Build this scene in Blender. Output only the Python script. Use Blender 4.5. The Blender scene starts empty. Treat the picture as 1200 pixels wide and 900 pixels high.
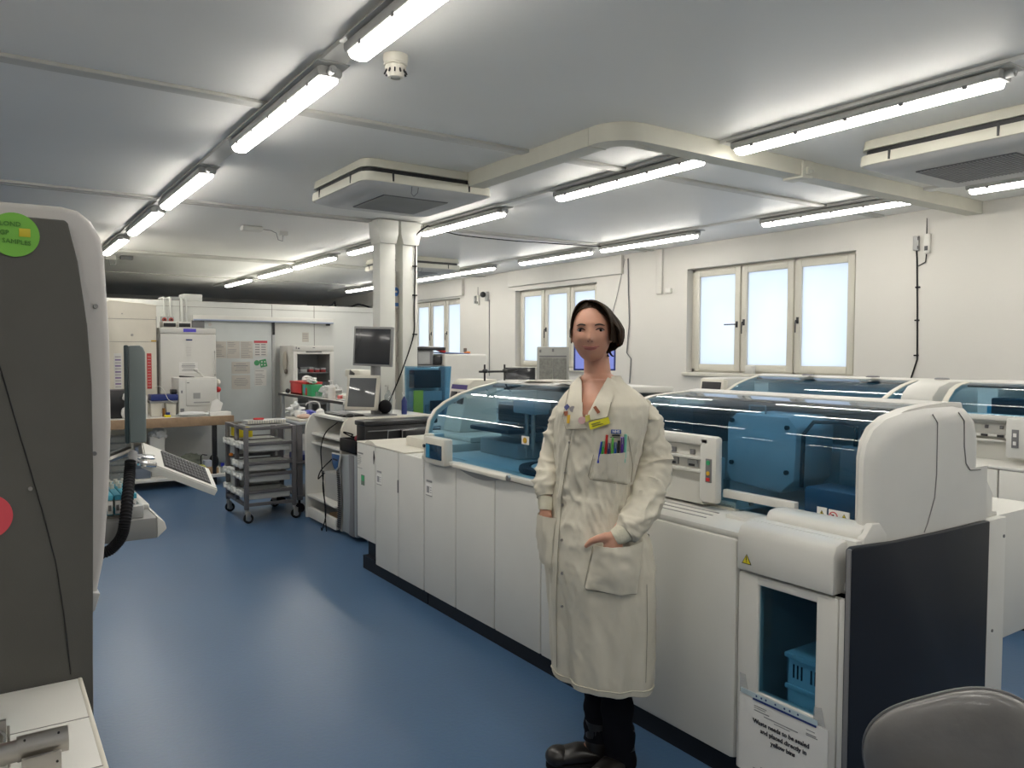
import bpy, bmesh, math, random
from mathutils import Vector, Matrix, noise
random.seed(7)
C = bpy.context.scene.collection
PI = math.pi
sin, cos = math.sin, math.cos

# ------------------------------------------------------------------ materials
MATS = {}
def mat(name, col, rough=.5, metal=0., var=.04, scale=6., bump=0., bscale=60., emit=None, es=1., coat=0., spec=.5, sss=0.):
    if name in MATS: return MATS[name]
    m = bpy.data.materials.new(name); m.use_nodes = True
    nt = m.node_tree; b = nt.nodes['Principled BSDF']
    b.inputs['Roughness'].default_value = rough; b.inputs['Metallic'].default_value = metal
    b.inputs['Specular IOR Level'].default_value = spec
    if coat: b.inputs['Coat Weight'].default_value = coat; b.inputs['Coat Roughness'].default_value = .08
    tc = nt.nodes.new('ShaderNodeTexCoord')
    n = nt.nodes.new('ShaderNodeTexNoise'); n.inputs['Scale'].default_value = scale; n.inputs['Detail'].default_value = 4
    nt.links.new(tc.outputs['Object'], n.inputs['Vector'])
    r = nt.nodes.new('ShaderNodeValToRGB')
    r.color_ramp.elements[0].position = .3; r.color_ramp.elements[1].position = .7
    r.color_ramp.elements[0].color = [max(0, c*(1-var)) for c in col]+[1]
    r.color_ramp.elements[1].color = [min(1, c*(1+var)) for c in col]+[1]
    nt.links.new(n.outputs['Fac'], r.inputs['Fac']); nt.links.new(r.outputs['Color'], b.inputs['Base Color'])
    if bump:
        n2 = nt.nodes.new('ShaderNodeTexNoise'); n2.inputs['Scale'].default_value = bscale; n2.inputs['Detail'].default_value = 3
        nt.links.new(tc.outputs['Object'], n2.inputs['Vector'])
        bp = nt.nodes.new('ShaderNodeBump'); bp.inputs['Strength'].default_value = bump; bp.inputs['Distance'].default_value = .01
        nt.links.new(n2.outputs['Fac'], bp.inputs['Height']); nt.links.new(bp.outputs['Normal'], b.inputs['Normal'])
    if emit:
        b.inputs['Emission Color'].default_value = list(emit)+[1]; b.inputs['Emission Strength'].default_value = es
    if sss: b.inputs['Subsurface Weight'].default_value = sss; b.inputs['Subsurface Radius'].default_value = (.02,.008,.004); b.inputs['Subsurface Scale'].default_value = .3
    MATS[name] = m; return m

def clear_mat(name, tint, gloss=.04, diff=0., dcol=(.1,.3,.5), ior=1.45):
    if name in MATS: return MATS[name]
    m = bpy.data.materials.new(name); m.use_nodes = True; nt = m.node_tree
    nt.nodes.clear(); N = nt.nodes.new; L = nt.links.new
    out = N('ShaderNodeOutputMaterial'); tr = N('ShaderNodeBsdfTransparent'); gl = N('ShaderNodeBsdfGlossy'); df = N('ShaderNodeBsdfDiffuse')
    tr.inputs['Color'].default_value = list(tint)+[1]; gl.inputs['Roughness'].default_value = gloss
    df.inputs['Color'].default_value = list(dcol)+[1]
    tc = N('ShaderNodeTexCoord'); no = N('ShaderNodeTexNoise'); no.inputs['Scale'].default_value = 3
    mr = N('ShaderNodeMapRange'); mr.inputs['To Min'].default_value = max(0,diff-.03); mr.inputs['To Max'].default_value = diff+.02
    L(tc.outputs['Object'], no.inputs['Vector']); L(no.outputs['Fac'], mr.inputs['Value'])
    m0 = N('ShaderNodeMixShader'); L(mr.outputs['Result'], m0.inputs['Fac']); L(tr.outputs[0], m0.inputs[1]); L(df.outputs[0], m0.inputs[2])
    fr = N('ShaderNodeFresnel'); fr.inputs['IOR'].default_value = ior
    ge = N('ShaderNodeNewGeometry'); iv = N('ShaderNodeMath'); iv.operation='SUBTRACT'; iv.inputs[0].default_value=1.; L(ge.outputs['Backfacing'], iv.inputs[1]); mu = N('ShaderNodeMath'); mu.operation='MULTIPLY'; L(iv.outputs[0], mu.inputs[0]); L(fr.outputs[0], mu.inputs[1])
    m1 = N('ShaderNodeMixShader'); L(mu.outputs[0], m1.inputs['Fac']); L(m0.outputs[0], m1.inputs[1]); L(gl.outputs[0], m1.inputs[2])
    L(m1.outputs[0], out.inputs['Surface']); MATS[name] = m; return m

def frosted(name):
    m = bpy.data.materials.new(name); m.use_nodes = True; nt = m.node_tree; nt.nodes.clear(); N = nt.nodes.new; L = nt.links.new
    out = N('ShaderNodeOutputMaterial'); t = N('ShaderNodeBsdfTranslucent'); g = N('ShaderNodeBsdfGlossy'); g.inputs['Roughness'].default_value = .35
    tc = N('ShaderNodeTexCoord'); no = N('ShaderNodeTexNoise'); no.inputs['Scale'].default_value = 1.6; no.inputs['Detail'].default_value = 2
    r = N('ShaderNodeValToRGB'); r.color_ramp.elements[0].color = (.80,.87,.97,1); r.color_ramp.elements[1].color = (.93,.96,1,1)
    L(tc.outputs['Object'], no.inputs['Vector']); L(no.outputs['Fac'], r.inputs['Fac']); L(r.outputs['Color'], t.inputs['Color'])
    mx = N('ShaderNodeMixShader'); mx.inputs['Fac'].default_value = .05; L(t.outputs[0], mx.inputs[1]); L(g.outputs[0], mx.inputs[2])
    L(mx.outputs[0], out.inputs['Surface']); MATS[name] = m; return m

white = mat('white_casing', (.62,.61,.57), .42, var=.02)
white2 = mat('white_panel', (.62,.612,.57), .5, var=.025, scale=2.5)
cream = mat('cream_plastic', (.64,.61,.53), .4, var=.03)
beige = mat('beige_plastic', (.50,.47,.40), .5)
lgrey = mat('light_grey_plastic', (.36,.365,.36), .5)
mgrey = mat('mid_grey_plastic', (.17,.17,.175), .5)
dgrey = mat('dark_grey_panel', (.080,.078,.070), .75, var=.06, bump=.05, bscale=300, spec=.25)
navy = mat('charcoal_side_panel', (.0075,.010,.016), .5, spec=.3, var=.1, scale=2, bump=.03, bscale=200)
black = mat('black_plastic', (.012,.012,.014), .35)
rubber = mat('black_rubber', (.008,.008,.01), .8, spec=.2)
steel = mat('brushed_steel', (.45,.43,.40), .32, 1., bump=.03, bscale=200)
chrome = mat('chrome', (.7,.7,.7), .12, 1.)
gsteel = mat('grey_painted_steel', (.13,.125,.13), .45, .3)
alu = mat('aluminium_trim', (.55,.58,.62), .35, .8)
wood = mat('wooden_edge', (.33,.22,.13), .55, var=.15, scale=14)
card = mat('cardboard', (.38,.26,.15), .8)
paper = mat('white_paper', (.74,.73,.70), .8, var=.03)
agedpaper = mat('aged_paper', (.52,.49,.44), .8, var=.05)
ink = mat('ink', (.03,.03,.04), .8)
greyink = mat('grey_print', (.28,.28,.28), .8)
redp = mat('red_plastic', (.55,.03,.03), .4)
greenp = mat('green_plastic', (.03,.30,.12), .4)
bluep = mat('blue_plastic', (.02,.03,.35), .4)
royal = mat('royal_blue_plastic', (.015,.03,.16), .45)
yellowp = mat('yellow_plastic', (.75,.62,.02), .5)
tealp = mat('teal_plastic', (.06,.33,.45), .45)
green_st = mat('green_sticker', (.16,.42,.05), .35, coat=.5)
red_st = mat('red_sticker', (.55,.06,.08), .4)
orange_st = mat('amber_sticker', (.55,.33,.02), .5)
wfilm = clear_mat('clear_film', (.92,.92,.92), .15, .25, (.8,.8,.8))
screen = mat('dark_screen', (.012,.014,.018), .18, coat=.6)
bluescreen = mat('lit_blue_screen', (.02,.02,.05), .3, emit=(.18,.22,.55), es=.8)
blueglass = clear_mat('blue_acrylic', (.61,.79,.90), .03, .03, (.05,.24,.42))
darkglass = clear_mat('smoked_glass', (.54,.73,.82), .03, .02, (.01,.06,.14))
cabglass = clear_mat('cabinet_glass', (.86,.87,.88), .03, .04, (.1,.1,.1))
clearp = clear_mat('clear_plastic', (.82,.85,.86), .08, .15, (.6,.62,.62))
frost = frosted('frosted_pane')
wallm = mat('painted_wall', (.60,.585,.545), .7, var=.02, scale=1.2, bump=.04, bscale=25)
ceilm = mat('ceiling_paint', (.76,.755,.73), .5, var=.03, scale=.7, bump=.02, bscale=8)
stripm = mat('ceiling_strip_paint', (.50,.495,.46), .6, var=.03)
ductm = mat('cream_duct', (.60,.585,.50), .5, var=.03)
framem = mat('window_frame_paint', (.57,.55,.48), .45, var=.02)
colm = mat('column_paint', (.66,.66,.61), .35, var=.03)
coldm = mat('cold_room_panel', (.60,.61,.58), .4, var=.03, scale=1.5)
doorm = mat('cold_room_door', (.52,.55,.54), .45, var=.03)

def floor_mat():
    m = bpy.data.materials.new('blue_vinyl_floor'); m.use_nodes = True; nt = m.node_tree; b = nt.nodes['Principled BSDF']; N = nt.nodes.new; L = nt.links.new
    tc = N('ShaderNodeTexCoord'); n = N('ShaderNodeTexNoise'); n.inputs['Scale'].default_value = .9; n.inputs['Detail'].default_value = 6; n.inputs['Roughness'].default_value=.6
    L(tc.outputs['Object'], n.inputs['Vector']); r = N('ShaderNodeValToRGB'); r.color_ramp.elements[0].position=.3; r.color_ramp.elements[1].position=.75
    r.color_ramp.elements[0].color = (.052,.112,.215,1); r.color_ramp.elements[1].color = (.070,.140,.250,1)
    L(n.outputs['Fac'], r.inputs['Fac'])
    n2 = N('ShaderNodeTexNoise'); n2.inputs['Scale'].default_value = 55; n2.inputs['Detail'].default_value = 4; L(tc.outputs['Object'], n2.inputs['Vector'])
    mx = N('ShaderNodeMixRGB'); mx.blend_type='MULTIPLY'; mx.inputs['Fac'].default_value=.18; L(r.outputs['Color'], mx.inputs[1]); L(n2.outputs['Color'], mx.inputs[2]); L(mx.outputs[0], b.inputs['Base Color'])
    mr = N('ShaderNodeMapRange'); mr.inputs['To Min'].default_value=.26; mr.inputs['To Max'].default_value=.42; L(n.outputs['Fac'], mr.inputs['Value']); L(mr.outputs['Result'], b.inputs['Roughness'])
    bp = N('ShaderNodeBump'); bp.inputs['Strength'].default_value=.06; bp.inputs['Distance'].default_value=.01; L(n2.outputs['Fac'], bp.inputs['Height']); L(bp.outputs['Normal'], b.inputs['Normal'])
    return m
floorm = floor_mat()

# ------------------------------------------------------------------ mesh helpers
def V(*a): return Vector(a)
class M:
    def __init__(s): s.v=[]; s.f=[]; s.mi=[]; s.cur=0
    def use(s, i): s.cur=i; return s
    def raw(s, vs, fs, mi=None):
        o=len(s.v); s.v += [Vector(p) for p in vs]; s.f += [[i+o for i in f] for f in fs]; s.mi += [s.cur if mi is None else mi]*len(fs); return s
    def frombm(s, bm):
        bm.verts.ensure_lookup_table(); bm.verts.index_update()
        s.raw([v.co.copy() for v in bm.verts], [[v.index for v in f.verts] for f in bm.faces]); bm.free(); return s
    def box(s, x0,x1,y0,y1,z0,z1,b=0,seg=2,rot=None,piv=None):
        bm=bmesh.new(); bmesh.ops.create_cube(bm,size=1)
        for v in bm.verts: v.co = Vector(((x0+x1)/2+v.co.x*(x1-x0),(y0+y1)/2+v.co.y*(y1-y0),(z0+z1)/2+v.co.z*(z1-z0)))
        if b: bmesh.ops.bevel(bm, geom=bm.edges[:], offset=min(b,.49*min(abs(x1-x0),abs(y1-y0),abs(z1-z0))), segments=seg, affect='EDGES', profile=.5)
        if rot is not None:
            p=Vector(piv) if piv else Vector(((x0+x1)/2,(y0+y1)/2,(z0+z1)/2))
            for v in bm.verts: v.co = p+rot@(v.co-p)
        return s.frombm(bm)
    def prism(s, pts, ax, a, b, bev=0, seg=2):
        bm=bmesh.new()
        def P(u,v,w): return {'x':(w,u,v),'y':(u,w,v),'z':(u,v,w)}[ax]
        A=[bm.verts.new(P(u,v,a)) for u,v in pts]; B=[bm.verts.new(P(u,v,b)) for u,v in pts]; n=len(pts)
        bm.faces.new(A); bm.faces.new(B[::-1])
        for i in range(n): bm.faces.new((A[i],B[i],B[(i+1)%n],A[(i+1)%n]))
        bmesh.ops.recalc_face_normals(bm, faces=bm.faces[:])
        if bev:
            es=[e for e in bm.edges if len(e.link_faces)==2 and e.calc_face_angle(0)>.6]
            bmesh.ops.bevel(bm, geom=es, offset=bev, segments=seg, affect='EDGES', profile=.5)
        return s.frombm(bm)
    def strip(s, pts, ax, a, b, t):
        """thin bent sheet following an open profile, thickness t"""
        n=len(pts); off=[]
        for i in range(n):
            p0=Vector(pts[max(0,i-1)]); p1=Vector(pts[min(n-1,i+1)]); d=(p1-p0).normalized(); off.append((pts[i][0]+d.y*t, pts[i][1]-d.x*t))
        bm=bmesh.new()
        def P(u,v,w): return {'x':(w,u,v),'y':(u,w,v),'z':(u,v,w)}[ax]
        R=[[bm.verts.new(P(*q,w)) for q in pts]+[bm.verts.new(P(*q,w)) for q in off[::-1]] for w in (a,b)]
        m=2*n
        for i in range(m): bm.faces.new((R[0][i],R[1][i],R[1][(i+1)%m],R[0][(i+1)%m]))
        for k in (0,1):
            for i in range(n-1): bm.faces.new((R[k][i],R[k][i+1],R[k][m-2-i],R[k][m-1-i]))
        bmesh.ops.recalc_face_normals(bm, faces=bm.faces[:]); return s.frombm(bm)
    def tube(s, pts, r, n=8, cap=True, flat=None):
        pts=[Vector(p) for p in pts]; k=len(pts); rs=r if isinstance(r,(list,tuple)) else [r]*k
        t0=(pts[1]-pts[0]).normalized(); u=t0.orthogonal().normalized()
        if abs(t0.z)<.9: u=Vector((0,0,1)).cross(t0).normalized()
        o=len(s.v); vs=[]; fs=[]
        for i,p in enumerate(pts):
            t=(pts[min(k-1,i+1)]-pts[max(0,i-1)]).normalized()
            u=(u-t*u.dot(t)).normalized(); w=t.cross(u)
            for j in range(n):
                a=2*PI*j/n; vs.append(p+(u*cos(a)+w*sin(a)*(flat or 1))*rs[i])
        for i in range(k-1):
            for j in range(n): fs.append([i*n+j,i*n+(j+1)%n,(i+1)*n+(j+1)%n,(i+1)*n+j])
        if cap: fs.append(list(range(n))[::-1]); fs.append([(k-1)*n+j for j in range(n)])
        return s.raw(vs,fs)
    def cyl(s, p, q, r, r2=None, n=20): return s.tube([p,q],[r,r if r2 is None else r2],n)
    def lathe(s, prof, c, n=24, ax='z'):
        vs=[]; fs=[]; k=len(prof); c=Vector(c)
        for r,h in prof:
            for j in range(n):
                a=2*PI*j/n; x,y=r*cos(a),r*sin(a)
                vs.append(c+Vector({'z':(x,y,h),'x':(h,x,y),'y':(x,h,y)}[ax]))
        for i in range(k-1):
            for j in range(n):
                f=[i*n+j,i*n+(j+1)%n,(i+1)*n+(j+1)%n,(i+1)*n+j]; fs.append(f)
        fs.append(list(range(n))[::-1]); fs.append([(k-1)*n+j for j in range(n)])
        return s.raw(vs,fs)
    def ball(s, c, r, nu=16, nv=10, fn=None):
        if not isinstance(r,(tuple,list)): r=(r,r,r)
        vs=[];fs=[]
        for i in range(nv+1):
            th=PI*i/nv
            for j in range(nu):
                ph=2*PI*j/nu; d=Vector((sin(th)*cos(ph),sin(th)*sin(ph),cos(th)))
                p=Vector((c[0]+d.x*r[0],c[1]+d.y*r[1],c[2]+d.z*r[2]))
                if fn: p=fn(p,d)
                vs.append(p)
        for i in range(nv):
            for j in range(nu): fs.append([i*nu+j,(i+1)*nu+j,(i+1)*nu+(j+1)%nu,i*nu+(j+1)%nu])
        return s.raw(vs,fs)
    def grid(s, fn, nu, nv, cu=False):
        vs=[];fs=[]
        for j in range(nv+1):
            for i in range(nu if cu else nu+1): vs.append(Vector(fn(i/nu,j/nv)))
        w=nu if cu else nu+1
        for j in range(nv):
            for i in range(nu): fs.append([j*w+i,j*w+(i+1)%w,(j+1)*w+(i+1)%w,(j+1)*w+i])
        return s.raw(vs,fs)
    def text(s, txt, size, o, right, up, depth=.0008, align='CENTER', bold=0):
        cu=bpy.data.curves.new('t','FONT'); cu.body=txt; cu.size=size; cu.align_x=align; cu.align_y='CENTER'; cu.extrude=depth; cu.offset=bold; cu.resolution_u=2
        ob=bpy.data.objects.new('t',cu); C.objects.link(ob); bpy.context.view_layer.update()
        me=bpy.data.meshes.new_from_object(ob.evaluated_get(bpy.context.evaluated_depsgraph_get()))
        o=Vector(o); right=Vector(right).normalized(); up=Vector(up).normalized(); nn=right.cross(up)
        s.raw([o+right*v.co.x+up*v.co.y+nn*(v.co.z+depth) for v in me.vertices],[list(p.vertices) for p in me.polygons])
        bpy.data.objects.remove(ob); bpy.data.curves.remove(cu); bpy.data.meshes.remove(me); return s
    def xf(s, mt):
        s.v=[mt@v for v in s.v]; return s
    def mesh(s, name, mats, org=(0,0,0), sharp=35):
        me=bpy.data.meshes.new(name); o=Vector(org)
        me.from_pydata([v-o for v in s.v],[],s.f)
        for m in (mats if isinstance(mats,(list,tuple)) else [mats]): me.materials.append(m)
        me.polygons.foreach_set('material_index', s.mi); me.update()
        bm=bmesh.new(); bm.from_mesh(me)
        bmesh.ops.recalc_face_normals(bm, faces=bm.faces[:]); bm.to_mesh(me); bm.free()
        me.polygons.foreach_set('use_smooth',[True]*len(me.polygons)); me.set_sharp_from_angle(angle=math.radians(sharp))
        return me
    def obj(s, name, mats, parent=None, label=None, sharp=35):
        o=bpy.data.objects.new(name, s.mesh(name,mats,worg(parent) if parent else (0,0,0),sharp)); C.objects.link(o)
        if parent: o.parent=parent
        if label: o['label']=label
        return o
    def top(s, name, mats, label, cat, group=None, sharp=35, org=None):
        if org is None:
            lo=[min(v[i] for v in s.v) for i in range(3)]; hi=[max(v[i] for v in s.v) for i in range(3)]
            org=((lo[0]+hi[0])/2,(lo[1]+hi[1])/2,lo[2])
        o=bpy.data.objects.new(name, s.mesh(name,mats,org,sharp)); C.objects.link(o); o.location=org
        o['label']=label; o['category']=cat
        if group: o['group']=group
        return o
    def struct(s, name, mats, parent=None):
        o=s.obj(name,mats,parent)
        if not parent: o['kind']='structure'
        return o
def worg(o):
    p=Vector((0,0,0))
    while o: p+=o.location; o=o.parent
    return p
def thing(name, label, cat, loc, group=None):
    o=bpy.data.objects.new(name,None); C.objects.link(o); o.location=loc; o.empty_display_size=.1
    o['label']=label; o['category']=cat
    if group: o['group']=group
    return o
def dup(root, loc, label, rz=None, group=None):
    r=root.copy(); C.objects.link(r); r.location=loc; r['label']=label
    if rz is not None: r.rotation_euler=(0,0,rz)
    if group: r['group']=group
    def rec(a,b):
        for ch in [o for o in C.objects if o.parent==a]:
            c=ch.copy(); C.objects.link(c); c.parent=b; rec(ch,c)
    rec(root,r); return r
def RZ(a): return Matrix.Rotation(a,3,'Z')
def RX(a): return Matrix.Rotation(a,3,'X')
def RY(a): return Matrix.Rotation(a,3,'Y')
def arc(c, r, a0, a1, n=6): return [(c[0]+r*cos(math.radians(a0+(a1-a0)*i/n)), c[1]+r*sin(math.radians(a0+(a1-a0)*i/n))) for i in range(n+1)]
def hexn(*a): return a

# ------------------------------------------------------------------ room shell
XL, XR, YF, YB, H = -2.6, 7.05, -4.0, 20.0, 2.8
M().box(XL-.2,XR+.4,YF-.2,YB+.2,-.1,0).struct('floor', floorm)
m=M().box(XL-.2,XR+.4,YF-.2,YB+.2,H,H+.1); m.struct('ceiling', ceilm)
M().box(XL-.2,XL,YF,YB,0,H).struct('wall_left', wallm)
M().box(XL-.2,XR+.3,YB,YB+.2,0,H).struct('wall_back', wallm)
M().box(XL-.2,XR+.3,YF-.2,YF,0,H).struct('wall_front', wallm)
wins=[(4.42,6.62,1.27,2.51),(8.3,10.3,1.27,2.48),(12.05,13.95,1.27,2.47)]
m=M(); y=YF
for (a,b,z0,z1) in wins:
    m.box(XR,XR+.3,y,a,0,H); m.box(XR,XR+.3,a,b,0,z0); m.box(XR,XR+.3,a,b,z1,H); y=b
m.box(XR,XR+.3,y,YB,0,H)
m.struct('wall_right', wallm)
# shallow boxed ledge over the two farther windows
m=M().box(XR-.05,XR-.001,11.9,16.,2.5,H-.001,.004); m.struct('trim_1', wallm)
m=M().box(XR-.05,XR-.001,7.75,10.45,2.55,H-.001,.004); m.struct('trim_2', wallm)
for i,(a,b,z0,z1) in enumerate(wins):
    XF=XR+.10
    fr=M(); t=.045
    fr.box(XF,XF+.07,a,a+t,z0,z1,.004); fr.box(XF,XF+.07,b-t,b,z0,z1,.004); fr.box(XF,XF+.07,a,b,z1-t,z1,.004); fr.box(XF,XF+.07,a,b,z0,z0+t,.004)
    w=(b-a-2*t)/3
    for k in (1,2): fr.box(XF,XF+.07,a+t+k*w-.02,a+t+k*w+.02,z0,z1,.004)
    wo=fr.struct('window_%d'%(i+1), framem)
    for k in range(3):
        c0=a+t+k*w+.012; c1=a+t+(k+1)*w-.012; s=.075
        cm=M()
        cm.box(XF-.025,XF+.03,c0,c0+s,z0+t-.02,z1-t+.02,.006); cm.box(XF-.025,XF+.03,c1-s,c1,z0+t-.02,z1-t+.02,.006)
        cm.box(XF-.0249,XF+.0299,c0+s,c1-s,z1-t-s+.02,z1-t+.02,.006); cm.box(XF-.0249,XF+.0299,c0+s,c1-s,z0+t-.02,z0+t+s-.02,.006)
        co=cm.obj('casement_frame', framem, wo)
        M().box(XF,XF+.006,c0+s-.005,c1-s+.005,z0+t+s-.03,z1-t-s+.03).obj('pane', frost, co)
        if k in (0,1) or (i>0 and k<2):
            # k=0 is the nearest casement; handle sits on its far stile
            hy=c1-s/2 if k==0 else c1-s/2
            hz=z0+.58
            hm=M().box(XF-.034,XF-.025,hy-.014,hy+.014,hz-.035,hz+.035,.003)
            if i==0 and k==1: pass
            hm.tube([(XF-.03,hy,hz),(XF-.06,hy,hz),(XF-.065,hy,hz-.03),(XF-.065,hy,hz-.13)],.007,8)
            hm.obj('handle', black, co)
        if i==0 and k==2:
            hy=c0+s/2; hz=z0+.56
            M().box(XF-.034,XF-.025,hy-.014,hy+.014,hz-.035,hz+.035,.003).tube([(XF-.03,hy,hz),(XF-.06,hy,hz),(XF-.065,hy+.03,hz),(XF-.065,hy+.15,hz)],.007,8).obj('handle', black, co)
    M().box(XR-.04,XF+.02,a-.04,b+.04,z0-.045,z0-.003,.008).obj('sill', framem, wo)
# ceiling cover strips over the joints, and the trunking the lamps hang on
n=3
for (y,w,d) in ((4.15,.09,.018),(7.15,.05,.02),(7.27,.03,.015),(11.2,.22,.03),(14.25,.05,.02),(1.1,.09,.018),(-1.9,.09,.018)):
    M().box(XL,XR-.06,y-w/2,y+w/2,H-d,H+.001,.003).struct('trim_%d'%n, stripm); n+=1
for x in (1.3,3.8,6.15):
    M().box(x-.055,x+.055,-3.4,16.,H-.022,H+.001,.003).struct('trim_%d'%n, stripm if x<2 else ceilm); n+=1
M().box(XR-.03,XR-.001,7.02,7.12,2.24,H-.001,.004).struct('trim_%d'%n, wallm); n+=1
M().box(XR-.015,XR-.001,-3.9,10.0,0,.12,.003).struct('baseboard_right', wallm)

# ------------------------------------------------------------------ ceiling lamps
lampbody=mat('lamp_body_grey',(.42,.42,.40),.45); 
diff=mat('lamp_diffuser',(.9,.9,.88),.4,emit=(1.,.955,.875),es=1.0)
diff.node_tree.nodes['Principled BSDF'].inputs['Emission Strength'].default_value=22.
def make_lamp(clips=True):
    r=thing('ceiling_light','x','ceiling light',(0,0,0),'fluorescent lamps in rows on the ceiling')
    L2=.75
    m=M().prism([(-.058,-.03),(-.058,-.008),(-.04,0),(.04,0),(.058,-.008),(.058,-.03),(.050,-.044),(-.050,-.044)],'y',-L2,L2,.003)
    m.obj('housing', lampbody, r)
    m=M().prism([(-.047,-.040),(-.045,-.058),(-.032,-.070),(0,-.075),(.032,-.070),(.045,-.058),(.047,-.040)],'y',-L2+.02,L2-.02,.006)
    m.obj('diffuser', diff, r)
    if clips:
        for y in (-.6,-.3,0,.3,.6):
            for sx in (-1,1): M().box(sx*.051-.003,sx*.051+.003,y-.012,y+.012,-.055,-.02,.002).obj('clip', mgrey, r)
    m=M().cyl((0,-L2-.04,-.022),(0,-L2+.01,-.022),.018,n=14).cyl((0,-L2-.045,-.022),(0,-L2-.035,-.022),.010,n=10)
    m.obj('cable_gland', lgrey, r)
    M().box(-.075,.075,-L2-.05,L2+.02,.0005,.007,.002).obj('backing_plate', lampbody, r)
    return r
lamp0=None; lamp1=None
rows=[(1.3,'left',(2.32,4.12,6.42,8.25,10.3)),(3.8,'middle',(2.43,4.2,6.5,8.45,10.5,12.25,14.4)),(6.15,'right',(2.2,4.07,6.4,8.1,10.3,11.85,14.3))]
order=['nearest','second','third','fourth','fifth','sixth','farthest']
for x,side,ys in rows:
    for k,y in enumerate(ys):
        w=order[k] if k<len(ys)-1 else 'farthest'
        lab='lit tubular ceiling lamp, %s from the camera in the %s row'%(w,{'left':'left-hand','middle':'middle','right':'window-side'}[side])
        if lamp0 is None: lamp0=make_lamp(); o=lamp0; o.location=(x,y,H-.03); o['label']=lab
        elif y<5: o=dup(lamp0,(x,y,H-.03),lab)
        elif lamp1 is None: lamp1=make_lamp(False); o=lamp1; o.location=(x,y,H-.03); o['label']=lab
        else: o=dup(lamp1,(x,y,H-.03),lab)
for x in (-1.1,1.3,3.8,6.15):  # unseen lamps added to brighten the foreground and the front panels
    for y in (.45,-1.6,4.2,6.5)[:2 if x>0 else 4]: dup(lamp1,(x,y,H-.03),'unseen tubular ceiling lamp added for light, %s row, %s'%({-1.1:'far left',1.3:'left-hand',3.8:'middle',6.15:'window-side'}[x],{.45:'beside the camera',-1.6:'behind the camera',4.2:'beyond the grey machine',6.5:'farthest'}[y]))

# ------------------------------------------------------------------ air conditioning cassettes
def make_ac():
    r=thing('air_conditioner','x','air conditioner',(0,0,0),'air conditioners on the ceiling'); s=.5; zt=0
    def ring(k,z,rad):
        pts=[]
        for (cx,cy,a0) in ((1,1,0),(-1,1,90),(-1,-1,180),(1,-1,270)):
            for i in range(5):
                a=math.radians(a0+90*i/4); pts.append(((k-rad)*cx+rad*cos(a),(k-rad)*cy+rad*sin(a),z))
        return pts
    def loft(m,rings):
        n=len(rings[0]); o=len(m.v); vs=[p for rg in rings for p in rg]; fs=[]
        for i in range(len(rings)-1):
            for j in range(n): fs.append([i*n+j,i*n+(j+1)%n,(i+1)*n+(j+1)%n,(i+1)*n+j])
        fs.append(list(range(n))[::-1]); fs.append([(len(rings)-1)*n+j for j in range(n)])
        m.raw(vs,fs); return m
    loft(M(),[ring(.50,0,.07),ring(.505,-.03,.075),ring(.51,-.057,.08)]).obj('upper_casing', ductm, r)
    loft(M(),[ring(.49,-.050,.07),ring(.49,-.098,.07)]).obj('outlet_slot', black, r)
    loft(M(),[ring(.515,-.090,.08),ring(.52,-.135,.085),ring(.515,-.150,.08)]).obj('lower_casing', ductm, r)
    loft(M(),[ring(.505,-.150,.08),ring(.49,-.160,.08),ring(.42,-.185,.10)]).obj('bottom_panel', mat('ac_bottom',(.50,.50,.49),.5), r)
    m=M().box(-.26,.26,-.28,.28,-.190,-.184,.002); m.obj('intake_grille', mat('grille_grey',(.17,.17,.175),.6), r)
    m=M()
    for i in range(26):
        y=-.27+i*.0216; m.box(-.255,.255,y,y+.008,-.194,-.189)
    m.obj('grille_slats', lgrey, r)
    for d in (-.3,.3):
        for sg in (-1,1):
            M().box(sg*.519-.003,sg*.519+.003,d-.006,d+.006,-.142,-.08).obj('vane_gap', black, r); M().box(d-.006,d+.006,sg*.519-.003,sg*.519+.003,-.142,-.08).obj('vane_gap', black, r)
    m=M().tube([(-.15,-.5,-.155),(-.15,-.49,-.20),(-.12,-.47,-.215),(-.10,-.49,-.19),(-.1,-.5,-.155)],.0025,6); m.obj('safety_wire', mgrey, r)
    return r
ac=make_ac(); ac.location=(2.62,5.38,H-.002); ac['label']='large cream ceiling air conditioner left of centre, its duct running off to the right'
dup(ac,(4.98,2.30,H-.002),'cream ceiling air conditioner cut by the right edge of the frame')
dup(ac,(5.05,9.98,H-.002),'distant cream air conditioner seen behind the two white columns')
# duct (trunking box) joining the first cassette to the window wall
def path_duct():
    m=M(); w=.065; z0,z1=H-.105,H-.001
    cx,cy=2.98,3.33; R=.14
    pts=[(cx,4.87)]; 
    c=(cx+R,cy+R)
    for i in range(9):
        a=math.radians(180+90*i/8); pts.append((c[0]+R*cos(a),c[1]+R*sin(a)))
    pts.append((XR-.002,cy))
    L=[];Rr=[]
    for i,p in enumerate(pts):
        a=Vector(pts[max(0,i-1)]); b=Vector(pts[min(len(pts)-1,i+1)]); d=(b-a).normalized(); nn=Vector((-d.y,d.x))
        L.append((p[0]+nn.x*w,p[1]+nn.y*w)); Rr.append((p[0]-nn.x*w,p[1]-nn.y*w))
    n=len(pts); vs=[]
    for i in range(n): vs+=[(L[i][0],L[i][1],z0),(Rr[i][0],Rr[i][1],z0),(Rr[i][0],Rr[i][1],z1),(L[i][0],L[i][1],z1)]
    fs=[[i*4+j,i*4+(j+1)%4,(i+1)*4+(j+1)%4,(i+1)*4+j] for i in range(n-1) for j in range(4)]+[[0,1,2,3],[(n-1)*4+j for j in (3,2,1,0)]]
    m.raw(vs,fs); return m
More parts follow.
